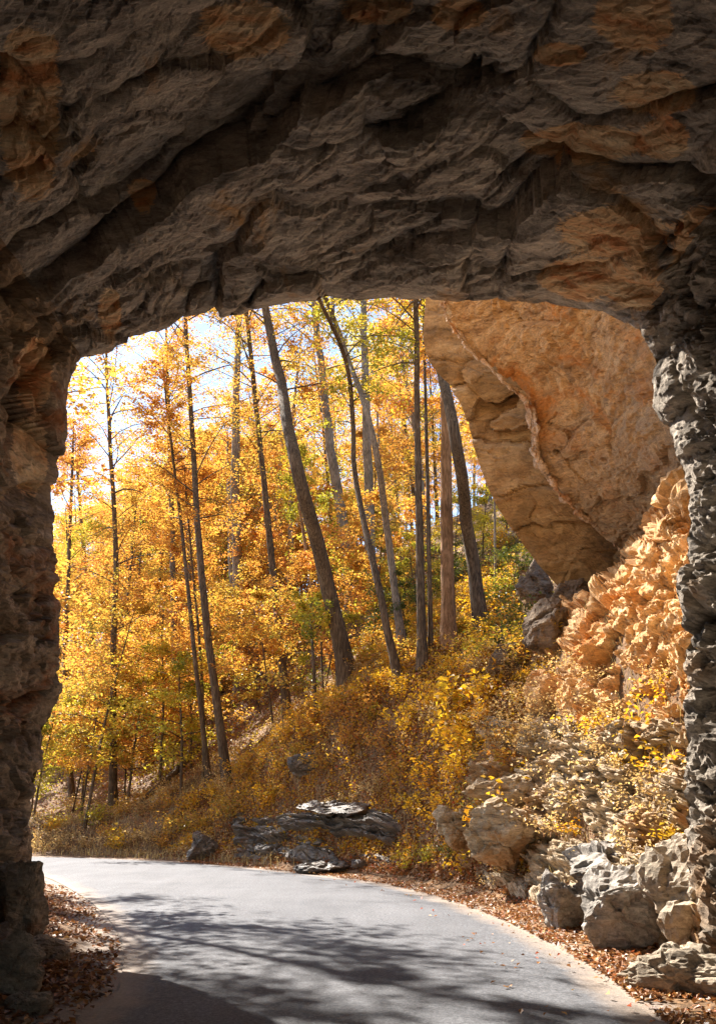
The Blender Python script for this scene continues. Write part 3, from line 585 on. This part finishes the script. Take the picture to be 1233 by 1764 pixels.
# named trunks: pixel path base->top, width px at base/top, bark, leaves
TR = [
 ('thin_tree', 'thin dark tree standing alone left of the middle, foot at the bank above the road', [(393, 1345), (352, 1040), (335, 800), (320, 560)], 15, 8, 'bark', 'gold', .3, 1.0),
 ('leaning_tree', 'thick dark trunk leaning left in the middle of the view', [(600, 1170), (560, 985), (510, 800), (480, 640), (452, 505)], 31, 19, 'bark', 'orange', .45, 1.0),
 ('slender_tree', 'slender curved tree just right of the thick leaning trunk', [(688, 1168), (645, 980), (612, 820), (600, 640), (545, 505)], 15, 8, 'bark', 'lime', .4, .8),
 ('slender_tree', 'slender grey tree bending left at the top, in front of the hillside', [(695, 1120), (668, 920), (640, 740), (590, 590), (545, 470)], 15, 9, 'barkgrey', 'lime', .4, .8),
 ('straight_tree', 'straight slim twin trunk, taller one, left of the brown trunk', [(727, 1143), (722, 900), (718, 700), (716, 500)], 17, 12, 'bark', 'lime', .45, .9),
 ('straight_tree', 'thinner trunk of the pair just left of the brown trunk', [(741, 1120), (738, 900), (733, 700), (728, 500)], 9, 6, 'bark', 'gold', .45, .6),
 ('straight_tree', 'straight smooth orange-brown trunk beside the cliff slab', [(774, 1112), (769, 900), (767, 700), (762, 500)], 27, 19, 'barkbrown', 'lime', .55, .9),
 ('grey_tree', 'stout grey trunk leaning left between brown trunk and cliff slab', [(832, 1086), (808, 930), (785, 760), (752, 600), (735, 480)], 27, 17, 'bark', 'gold', .55, .9),
 ('pale_tree', 'tall pale grey trunk upright left of the thick leaning one', [(416, 1205), (408, 950), (405, 740), (412, 540)], 22, 14, 'barkgrey', 'gold', .4, 1.2),
 ('slim_tree', 'slim trunk leaning left between the pale trunk and the thick leaning one', [(497, 1240), (468, 960), (445, 740), (425, 540)], 15, 8, 'bark', 'gold', .35, 1.0),
 ('grey_tree', 'far grey trunk behind the slender curved tree', [(608, 1060), (590, 900), (565, 740), (545, 560)], 24, 17, 'barkgrey', 'orange', .45, 1.3),
 ('pale_tree', 'far pale upright trunk right of the middle', [(642, 1070), (636, 880), (630, 700), (625, 520)], 22, 15, 'barkgrey', 'lime', .5, 1.2),
 ('thin_tree', 'very thin stem just left of the thin dark tree', [(362, 1352), (335, 1120), (312, 900), (295, 760)], 9, 4, 'bark', 'gold', .3, .8),
 ('thin_tree', 'short thin stem beside the thin dark tree, nearly upright', [(352, 1345), (347, 1150), (330, 960), (322, 860)], 6, 3, 'bark', 'gold', .3, .7),
 ('slim_tree', 'dark slim trunk near the left wall, rising from the tan weeds', [(196, 1388), (196, 1150), (200, 950), (190, 760)], 13, 7, 'bark', 'gold', .25, 1.1),
 ('thin_tree', 'thin stem close to the left tunnel wall', [(126, 1372), (112, 1180), (118, 1000), (125, 800)], 9, 5, 'bark', 'orange', .25, 1.0),
 ('slim_tree', 'slim trunk between the near-wall stems, halfway up the wood', [(178, 1240), (150, 1010), (135, 820)], 8, 5, 'bark', 'orange', .3, 1.1),
 ('slim_tree', 'dark upright trunk left of the very thin stem', [(308, 1290), (300, 1060), (296, 870), (290, 700)], 13, 8, 'bark', 'orange', .3, 1.1),
 ('thin_tree', 'thin leaning sapling at the foot of the thick leaning trunk', [(580, 1165), (540, 1020), (520, 900)], 9, 5, 'barkbrown', 'lime', .4, .6),
 ('grey_tree', 'grey trunk low in the wood behind the thin dark tree', [(425, 1180), (402, 1020), (395, 850)], 14, 9, 'barkgrey', 'gold', .4, 1.1),
 ('young_tree', 'young yellow-green tree below the thick leaning trunk', [(545, 1235), (540, 1140), (536, 1080)], 7, 3, 'bark', 'lime', .25, .55),
 ('thin_tree', 'hair-thin upright stem on the dark slope right of the grey trunk', [(852, 1020), (852, 900), (850, 780)], 5, 3, 'barkgrey', 'gold', .5, .6),
]
for k, (nm, lab, pth, w0, w1, bk, lf, z0, bl) in enumerate(TR):
    r = np.random.default_rng(100+k); b = hit(*pth[0]); Y = b[1]
    W = [b+(0, 0, -.25)]+[at(px, py, Y+.6*j*r.normal()) for j, (px, py) in enumerate(pth[1:], 1)]
    top = W[-1]; d = top-W[-2]; d /= np.linalg.norm(d); far = Y > 44
    ext_l = (9.5 if w0 > 12 else 7)-min(6, .2*top[2]) if w0 > 7 else 1.5
    W += [top+d*ext_l*.5, top+d*ext_l*.95+(0, 0, ext_l*.1)]
    W = np.array(W)-b; pxm = Y/FPX*1.0
    H = W[-1, 2]; nb = int(H*(2.0 if w0 > 12 else 2.2)*bl**-.5); 
    tmx, cmx = spray_tree(r, W, w0*pxm/2, max(.02, w1*pxm/2*.4), z0, nb, (3.6 if w0 > 12 else 2.6)*bl, M[lf], M[bk], lsize=.14, twigs=11, per=(14 if pth[0][0] < 560 else 10), rise=.8, bare=2)
    put_tree(nm, lab, 'tree', b, tmx, cmx)
# ---- library of wood trees and understory, copied
wood = []; under = []
for k in range(6):
    r = np.random.default_rng(300+k); H = r.uniform(15, 21); lean = r.normal(size=2)*.9
    pth = [(0, 0, -.3), (lean[0]*.3, lean[1]*.3, H*.35), (lean[0]*.8, lean[1]*.6, H*.7), (lean[0], lean[1], H)]
    wood.append(spray_tree(r, pth, r.uniform(.12, .22), .03, .16, 42, 4.0, M[['gold', 'orange', 'lime', 'gold', 'orange', 'gold'][k]], M[['bark', 'barkgrey'][k % 2]], .17, 14, 16, 7, rise=.85, bare=3))
for k in range(6):
    r = np.random.default_rng(400+k); H = r.uniform(4.5, 9); lean = r.normal(size=2)*.7
    pth = [(0, 0, -.2), (lean[0]*.3, lean[1]*.3, H*.4), (lean[0]*.8, lean[1]*.6, H*.75), (lean[0], lean[1], H)]
    under.append(spray_tree(r, pth, r.uniform(.035, .07), .01, .2, 24, 2.5, M[['gold', 'orange', 'gold', 'lime', 'orange', 'gold'][k]], M['bark'], .14, 11, 17, 5, rise=.35))
for k in range(2):
    r = np.random.default_rng(430+k); H = 4
    under.append(spray_tree(r, [(0, 0, -.2), (.1, 0, 1.4), (.3, .2, 2.8), (.2, .3, H)], .05, .01, .1, 22, 1.7, M['green'], M['bark'], .13, 9, 12, 5))
COL = {'gold': 'golden', 'orange': 'orange', 'lime': 'yellow-green', 'green': 'dark green'}
r = np.random.default_rng(55)
def side_word(px): return 'near the left tunnel wall' if px < 260 else 'behind the thin dark tree' if px < 430 else 'behind the thick leaning trunk' if px < 620 else 'behind the slim upright trunks' if px < 800 else 'beyond the cliff slab'
def scatter(lib, n, Yr, pxr, name, cat, group, what, seed, pick=None, minsc=.85, maxsc=1.2, mind=2.2, cond=None):
    r = np.random.default_rng(seed); pts = []; tries = 0
    while len(pts) < n and tries < 6000:
        tries += 1; Y = math.sqrt(r.uniform(Yr[0]**2, Yr[1]**2)); px = r.uniform(*pxr); x = (px-616.5)/FPX*Y*.99
        s = float(sdist(np.array([x]), np.array([Y]), REc)[0])
        if s < 2.6: continue
        if cond and not cond(x, Y, px): continue
        if any((x-a)**2+(Y-b)**2 < mind**2 for a, b, _ in pts): continue
        pts.append((x, Y, px))
    for k, (x, Y, px) in enumerate(pts):
        i = int(r.integers(len(lib))) if pick is None else pick[int(r.integers(len(pick)))]
        tmx, cmx = lib[i]; c = [kk for kk in COL if M[kk] == cmx.materials[0]][0]
        dist = 'front' if Y < Yr[0]+(Yr[1]-Yr[0])*.35 else 'middle' if Y < Yr[0]+(Yr[1]-Yr[0])*.7 else 'back'
        o = put_tree(name, 'tree', cat, (x, Y, tz(x, Y)), tmx, cmx, f'{COL[c]} {group} of the autumn wood', r.uniform(0, 6.28), r.uniform(minsc, maxsc))
        ORD.append((f'{COL[c]} {what}', f'in the {dist} rows of the wood', px, o))
scatter(wood, 62, (47, 110), (30, 900), 'forest_tree', 'tree', 'trees', 'leafed forest tree', 1, mind=3.4)
scatter(wood, 46, (58, 120), (30, 480), 'forest_tree', 'tree', 'trees', 'distant forest tree', 6, mind=2.6)
scatter(under, 66, (34, 64), (50, 660), 'understory_tree', 'tree', 'understory trees', 'small understory tree', 2, pick=[0, 1, 2, 3, 4, 5, 0, 2, 4], mind=1.7)
scatter(under, 12, (29, 48), (640, 900), 'understory_tree', 'tree', 'understory trees', 'low understory tree', 3, pick=[6, 7, 3], minsc=.4, maxsc=.8, mind=1.7)

# ---- shrubs on the bank
def shrub(r, h, spread, nst, mat, lsize, per, flat=.6, curve=.4):
    bf = Buf(); cen = []; hv = []
    for _ in range(nst):
        az = r.uniform(0, 6.28); l = h*r.uniform(.6, 1.15); out = spread*r.uniform(.3, 1.1); m = 6; u = np.linspace(0, 1, m)[:, None]
        base = np.array([r.normal()*spread*.25, r.normal()*spread*.25, -.08])
        q = base+np.array([math.cos(az)*out, math.sin(az)*out, 0])*u**1.4+np.array([0, 0, l])*(u-curve*.5*u**3)+r.normal(size=(m, 3))*.02*u
        bf.add(*tube(q, np.linspace(.008, .003, m), 3))
        f = r.uniform(.2, 1.03, per); c = np.stack([np.interp(f, u[:, 0], q[:, a]) for a in range(3)], -1)+r.normal(size=(per, 3))*.07*(h+.3); cen.append(c); hv.append(np.full(per, r.normal(.5, .1))+r.normal(0, .16, per))
    return bf.mesh('stems', M['barkbrown']), leaves_mesh('leaves', np.concatenate(cen), lsize, mat, r, flat, np.concatenate(hv))
SH = {}
for key, (h, sp, ns, mt, ls, per) in {'gold': (1.1, .8, 15, 'yellow', .12, 22), 'big': (1.1, .75, 12, 'yellow', .17, 17), 'orange': (.9, .9, 16, 'gold', .10, 26), 'tan': (.8, .8, 18, 'tan', .075, 28), 'lime': (.9, .7, 14, 'lime', .10, 22), 'green': (1.2, .9, 14, 'green', .12, 24), 'lowtan': (.45, .6, 18, 'tan', .06, 20), 'lowgold': (.45, .5, 12, 'yellow', .085, 14)}.items():
    SH[key] = [shrub(np.random.default_rng(700+hash_*7+len(key)*31+ord(key[0])), h, sp, ns, M[mt], ls, per) for hash_ in range(2)]
SW = {'gold': 'golden-yellow shrub', 'big': 'broad-leaved golden shrub', 'orange': 'orange-leaved shrub', 'tan': 'dry tan bush', 'lime': 'yellow-green shrub', 'green': 'dark green shrub', 'lowtan': 'low dry tan weed clump', 'lowgold': 'low yellow weed clump'}
def place_shrub(key, px, py, where, sc=1.0, k=0, P=None):
    P = hit(px, py) if P is None else P; rr = random.Random(px*7+py+k)
    st, lv = SH[key][rr.randrange(2)]; t = thing('shrub' if 'low' not in key else 'weed_clump', f'{SW[key]} {where}', 'shrub' if 'low' not in key else 'weeds', tuple(P), f'{SW[key]}s on the right bank')
    if where.startswith('@'): ORD.append((SW[key], where[1:], 616.5+FPX*P[0]/P[1], t))
    t.rotation_euler = (rr.uniform(-.15, .15), rr.uniform(-.15, .15), rr.uniform(0, 6.28)); s = sc*rr.uniform(.85, 1.2); t.scale = (s, s, s*rr.uniform(.8, 1.15)); link('stems', st, t); link('leaves', lv, t)
SP = [ # key, px, py, where, scale
 ('big', 800, 1240, 'on the ridge crest below the straight brown trunk', 1.35), ('big', 765, 1225, 'on the crest left of the biggest golden one', 1.1), ('big', 850, 1215, 'on the crest near the pale rubble', 1.0),
 ('gold', 770, 1300, 'halfway down the right bank', 1.3), ('gold', 740, 1370, 'left of the dark brown block', 1.1), ('big', 800, 1300, 'between crest and block in the right bank', 1.2), ('gold', 720, 1410, 'right above the end of the wet ledge', .8),
 ('gold', 830, 1260, 'beside the tan bushes on the right bank', .8),
 ('lime', 700, 1500, 'tuft at the road edge below the bank', .75), ('lime', 735, 1490, 'tuft right of the roadside tuft', .6), ('green', 780, 1480, 'at the bank foot', .6), ('lowgold', 800, 1500, 'at the foot of the ledges', 1.2),
 ('tan', 860, 1260, 'on the pale rubble edge', .9),
 ('orange', 665, 1300, 'over the dark brush in mid bank', 1.0), ('orange', 690, 1340, 'low in mid bank, above the wet ledge end', .9), ('tan', 650, 1370, 'hanging above the wet ledge', .9), ('gold', 700, 1260, 'between the crest and the dark brush', 1.0), ('tan', 600, 1390, 'right above the middle of the wet ledge', .8),
 ('gold', 790, 1350, 'on top of the brown roadside block', 1.0), ('gold', 760, 1420, 'beside the brown roadside block', .9), ('gold', 830, 1320, 'hanging down the left end of the ledges', .9), ('orange', 870, 1290, 'between golden shrubs and tan bushes', .9), ('tan', 840, 1200, 'in the gap below the half-buried block', .9), ('tan', 950, 1240, 'under the lower rubble edge', 1.0), ('tan', 910, 1260, 'in the middle of the tan bushes', 1.0), ('tan', 1010, 1280, 'right end of the row of tan bushes', .8), ('gold', 940, 1180, 'growing on the left rubble foot', .7), ('lowgold', 1150, 1340, 'in the corner by the grey wall', 1.2), ('tan', 900, 1220, 'under the rubble slope', .9), ('tan', 940, 1200, 'at the left foot of the orange rubble', .8), ('tan', 980, 1170, 'up against the orange rubble', .7), ('tan', 880, 1310, 'hanging over the ledge', .8), ('tan', 920, 1290, 'above the squarish block', .8), ('tan', 990, 1240, 'on the upper ledge', .7), ('lowtan', 1010, 1200, 'in the rubble cracks', 1.2),
 ('orange', 640, 1240, 'on the bank left of the crest', 1.1), ('orange', 590, 1240, 'below the thick leaning trunk', 1.1), ('orange', 550, 1270, 'left below the thick leaning trunk', 1.1), ('orange', 520, 1310, 'down the golden bank edge', 1.1), ('orange', 480, 1340, 'on the golden bank edge, mid way', 1.1), ('orange', 440, 1370, 'above the left end of the wet ledge', 1.1), ('orange', 400, 1410, 'left of the wet ledge', 1.1), ('orange', 610, 1290, 'mid bank', 1.0), ('orange', 560, 1330, 'mid bank above the wet ledge', 1.0), ('orange', 500, 1380, 'just above the wet ledge', .9),
 ('gold', 620, 1215, 'below the tree bases', 1.0), ('gold', 570, 1235, 'along the golden bank line', 1.0), ('gold', 530, 1280, 'along the bank line further down', 1.0), ('gold', 460, 1400, 'at the left bank end', 1.0), ('gold', 660, 1195, 'at the foot of the slender trees', .8), ('gold', 690, 1210, 'at the foot of the twin trunks', .8),
 ('orange', 350, 1430, 'by the road bend', 1.0), ('orange', 310, 1440, 'by the road bend further left', 1.0), ('tan', 270, 1450, 'across the road bend', 1.0), ('tan', 230, 1455, 'across the road, left part', 1.0), ('tan', 190, 1460, 'across the road near the wall', 1.0), ('tan', 150, 1460, 'across the road nearest the wall but one', 1.0), ('tan', 110, 1465, 'across the road nearest the left wall', 1.0),
 ('gold', 330, 1400, 'behind the road bend', 1.0), ('gold', 370, 1380, 'beside the thin dark tree foot', .9), ('gold', 420, 1340, 'behind the bank edge', .9), ('lime', 160, 1420, 'left behind the road', 1.1), ('lime', 90, 1430, 'glimpsed at the left wall edge', 1.2), ('tan', 240, 1400, 'behind the fallen log', 1.2), ('tan', 200, 1410, 'left of the fallen log', 1.2), ('orange', 280, 1400, 'at the fallen log', 1.0), ('tan', 130, 1395, 'in the left undergrowth', 1.3), ('orange', 250, 1310, 'bright in the left undergrowth', 1.9), ('orange', 210, 1290, 'bright left undergrowth, upper', 1.9),
 ('green', 900, 1090, 'dark growth under the cliff slab', .9), ('green', 870, 1120, 'left of the half-buried block', .8), ('lime', 905, 1120, 'under the cliff slab', .9), ('lime', 880, 1170, 'above the tan bushes', .8), ('green', 850, 1050, 'behind the stout grey trunk', 1.0), ('lime', 870, 1020, 'yellow on the dark slope', .9), ('green', 890, 990, 'high on the dark slope', 1.1),
 ('lowgold', 1100, 1280, 'beside the right tunnel wall', 1.2), ('lowgold', 1130, 1300, 'touching the right tunnel wall', 1.3), ('lowgold', 1090, 1330, 'on the mid ledge', 1.1), ('lowgold', 1060, 1270, 'on the upper mid ledge', 1.0), ('lowtan', 1040, 1350, 'on the mid ledge', 1.2), ('lowtan', 1000, 1400, 'in the ledges', 1.2), ('lowtan', 970, 1430, 'lower in the ledges', 1.2), ('lowtan', 930, 1460, 'among blocks', 1.2), ('lowgold', 910, 1470, 'beside the shaded brown block', 1.2), ('lowgold', 880, 1490, 'low on the bank foot', 1.1), ('lowtan', 1080, 1380, 'near the right tunnel wall foot', 1.1), ('lowtan', 870, 1520, 'at the leaf-strewn bank foot', 1.0), ('lowgold', 990, 1440, 'in the bottom ledges', .8), ('lowgold', 1010, 1320, 'at the top ledge end', .9), ('lowtan', 950, 1340, 'right of the squarish block', 1.3), ('tan', 760, 1250, 'behind the golden shrubs', .8), ('lowgold', 1140, 1220, 'high on the right tunnel wall foot', 1.0),
]
for k, s in enumerate(SP): place_shrub(s[0], s[1], s[2], s[3], s[4], k)

def rshrubs(n, px0, px1, keys, seed, lo, hi, y0, y1, where):
    r = np.random.default_rng(seed); P = region(lo, hi, y0, y1, px0, px1)(r, n*12); k = 0
    for x, y, _ in P:
        px = 616.5+FPX*x/y
        if not (px0 < px < px1) or k >= n or ('ledges' in where and tz(x, y) > 4.0): continue
        key = keys[int(r.integers(len(keys)))]; place_shrub(key, int(px), int(y*10), where, r.uniform(.6, 1.05), k, (x, y, tz(x, y)+(.2 if 'ledges' in where else 0))); k += 1
def region(lo, hi, y0, y1, p0=300, p1=900, x0=-14, x1=9):
    def fn(r, n):
        x = r.uniform(x0, x1, n*3); y = r.uniform(y0, y1, n*3); s = sdist(x, y, REc); px = 616.5+FPX*x/y
        k = (s > lo) & (s < hi) & (px > p0) & (px < p1); P = np.stack([x, y, 0*x], -1)[k]; return P[:n]
    return fn
def along(E, side, lo, hi, y0, y1, dens_pow=1.0):
    def fn(r, n):
        E2 = E[(E[:, 1] > y0) & (E[:, 1] < y1)]; i = r.integers(0, len(E2)-1, n); f = r.random(n)[:, None]; p = E2[i]*(1-f)+E2[i+1]*f
        t = E2[i+1]-E2[i]; t /= np.linalg.norm(t, axis=1)[:, None]; nn = np.stack([t[:, 1], -t[:, 0]], -1)*side
        d = lo+(hi-lo)*r.random(n)**dens_pow; cl = fbm(np.stack([p[:, 0]*1.5, p[:, 1]*1.5, d], -1), 1, 3); keep = cl+r.normal(size=n)*.35 > -.2
        q = p+nn*d[:, None]; return np.concatenate([q, np.zeros((n, 1))], 1)[keep]
    return fn
rshrubs(60, 330, 860, ['orange', 'gold', 'gold', 'orange', 'tan', 'lime'], 1, 2.6, 8.5, 19, 34, '@on the bank above the wet ledge')
rshrubs(26, 60, 420, ['tan', 'orange', 'tan', 'gold', 'lowtan'], 2, 1.0, 7, 30, 40, '@in the thicket beyond the road bend')
rshrubs(26, 620, 960, ['lowgold', 'lowtan', 'gold', 'tan', 'orange'], 3, 1.5, 6, 14, 22, '@right of the wet ledge')
rshrubs(22, 850, 1170, ['lowtan', 'lowtan', 'lowgold', 'tan', 'lowtan'], 5, 1.5, 6.5, 11.5, 20, '@over the rock ledges')
rshrubs(30, 430, 900, ['green', 'lime', 'orange', 'green', 'gold'], 4, 8, 18, 22, 42, '@on the forest floor between the trunks')
for k, (x, y, i) in enumerate([(-13.3, 23.6, 1), (-15.4, 28, 5), (-9.9, 21.6, 4)]):
    put_tree('forest_tree', ['orange tree second from the tunnel left of the road, behind the wall', 'golden tree left of the road bend, mostly hidden by the wall', 'orange tree close outside the left tunnel wall'][k], 'tree', (x, y, tz(x, y)), *wood[i], rz=k*1.3, sc=.95)

# fallen log
a = hit(345, 1300)+(0, 0, .5); b = hit(188, 1452)+(0, 0, .1)
pl = np.array([a, a*.65+b*.35+(.1, 0, .05), a*.35+b*.65-(.1, 0, -.08), b])
V, F = tube(catmull(pl-b, 16), np.linspace(.19, .08, 16), 9)
lg = thing('fallen_log', 'dark fallen trunk lying slantwise down to the road left of the middle', 'log', tuple(b)); link('trunk', mesh_np('trunk', V, F, M['bark']), lg)

by = {}
for a_1, b_1, px_, o_1 in ORD: by.setdefault((a_1, b_1), []).append((px_, o_1))
for (a_1, b_1), lst in by.items():
    lst.sort(key=lambda q: q[0])
    for k, (_, o_1) in enumerate(lst): o_1['label'] = f'{a_1}, {WORD[min(k, len(WORD)-1)]} from the left {b_1}'
# ------------------------------------------------------------------ ground cover (stuff)
def ground_scatter(name, label, n, fn, mat, size, r, lift=.015, flat=.35, aspect=.7):
    P = fn(r, n); P[:, 2] = terr(P[:, 0], P[:, 1])+lift+np.abs(r.normal(size=len(P)))*.012
    s = size*(1+.0*P[:, 1]); me = leaves_mesh(name, P, s, mat, r, flat, np.clip(r.normal(.5, .25, len(P)), 0, 1), aspect, 0)
    return tag(link(name, me), label, 'leaf litter' if 'leaf' in name else 'grass', kind='stuff')
r = np.random.default_rng(900)
ground_scatter('leaf_litter', 'brown and red fallen leaves along the right shoulder', 28000, along(REs, 1, .04, 2.6, 6, 32, 1.2), M['litter'], .07, r)
ground_scatter('leaf_litter', 'brown and orange fallen leaves along the left wall', 14000, along(LEs, -1, .05, 2.4, 5, 22, .8), M['litter'], .08, r)
ground_scatter('leaf_litter', 'fallen leaves spread over the wooded slope', 90000, region(1.0, 16, 14, 38), M['litter'], .11, r)
def undergrowth(label, n, fn, mat, size, hmax, r):
    P = fn(r, n); cl = fbm(P, .9, 3); P = P[cl+r.normal(size=len(P))*.3 > -.15]; P[:, 2] = terr(P[:, 0], P[:, 1])+hmax*r.random(len(P))**1.7*(.4+.6*np.clip(fbm(P, .5, 2)+.5, 0, 1.5))
    return tag(link('undergrowth', leaves_mesh('undergrowth', P, size, mat, r, .9, np.clip(r.normal(.5, .22, len(P)), 0, 1))), label, 'undergrowth', kind='stuff')
undergrowth('golden leafy undergrowth covering the right bank', 90000, region(1.3, 11, 16, 36), M['yellow'], .10, .45, r)
undergrowth('tan and brown brush covering the right bank', 80000, region(1.2, 11, 14, 36), M['tan'], .07, .35, r)
undergrowth('rust brown dead leaves and brush on the wooded slope', 90000, along(REs, 1, 2, 22, 18, 42, .9), M['litter'], .11, .25, r)
undergrowth('brown dry brush and leaves on the bank above the wet ledge', 90000, region(1.1, 10, 16, 33), M['litter'], .09, .3, r)
undergrowth('tan brush beyond the road bend', 50000, along(REs, 1, .8, 8, 28, 42, .9), M['tan'], .08, .4, r)
undergrowth('green and yellow ground plants on the forest floor', 60000, along(REs, 1, 7, 26, 20, 42, .9), M['lime'], .11, .4, r)
def onroad(r, n):
    P = along(REs, -1, -.1, 1.2, 6, 30, 2.2)(r, n); return P
o = ground_scatter('stray_leaf_litter', 'scattered small leaves on the asphalt near its edge', 350, onroad, M['litter'], .06, r, .075)
def grass(name, label, n, fn, mat, h, r):
    P = fn(r, n); P[:, 2] = terr(P[:, 0], P[:, 1]); m = len(P); az = r.uniform(0, 6.28, m); L_ = h*r.uniform(.5, 1.3, m)
    d = np.stack([np.cos(az), np.sin(az), np.zeros(m)], -1); sd_ = np.stack([-d[:, 1], d[:, 0], np.zeros(m)], -1)*.007
    up = np.array([0, 0, 1.]); b = P; mid = P+d*L_[:, None]*.15+up*L_[:, None]*.6; tip = P+d*L_[:, None]*.5+up*L_[:, None]*.95
    V = np.stack([b-sd_, b+sd_, mid+sd_*.8, mid-sd_*.8, tip], 1).reshape(-1, 3); ix = np.arange(m)[:, None]*5
    F = np.concatenate([ix+np.array([0, 1, 2]), ix+np.array([0, 2, 3]), ix+np.array([3, 2, 4])]); rv = r.random(m)
    return tag(link(name, mesh_np(name, V, F, mat, False, attrs={'rnd': np.tile(rv, 3)})), label, 'grass', kind='stuff')
grass('dry_grass', 'pale dry grass edging the far side of the road bend', 16000, along(REs, 1, .5, 5, 27, 42, .8), M['straw'], .3, r)
grass('dry_grass', 'thin dry grass on the right bank', 14000, along(REs, 1, 1.3, 7, 12, 29, .8), M['straw'], .3, r)
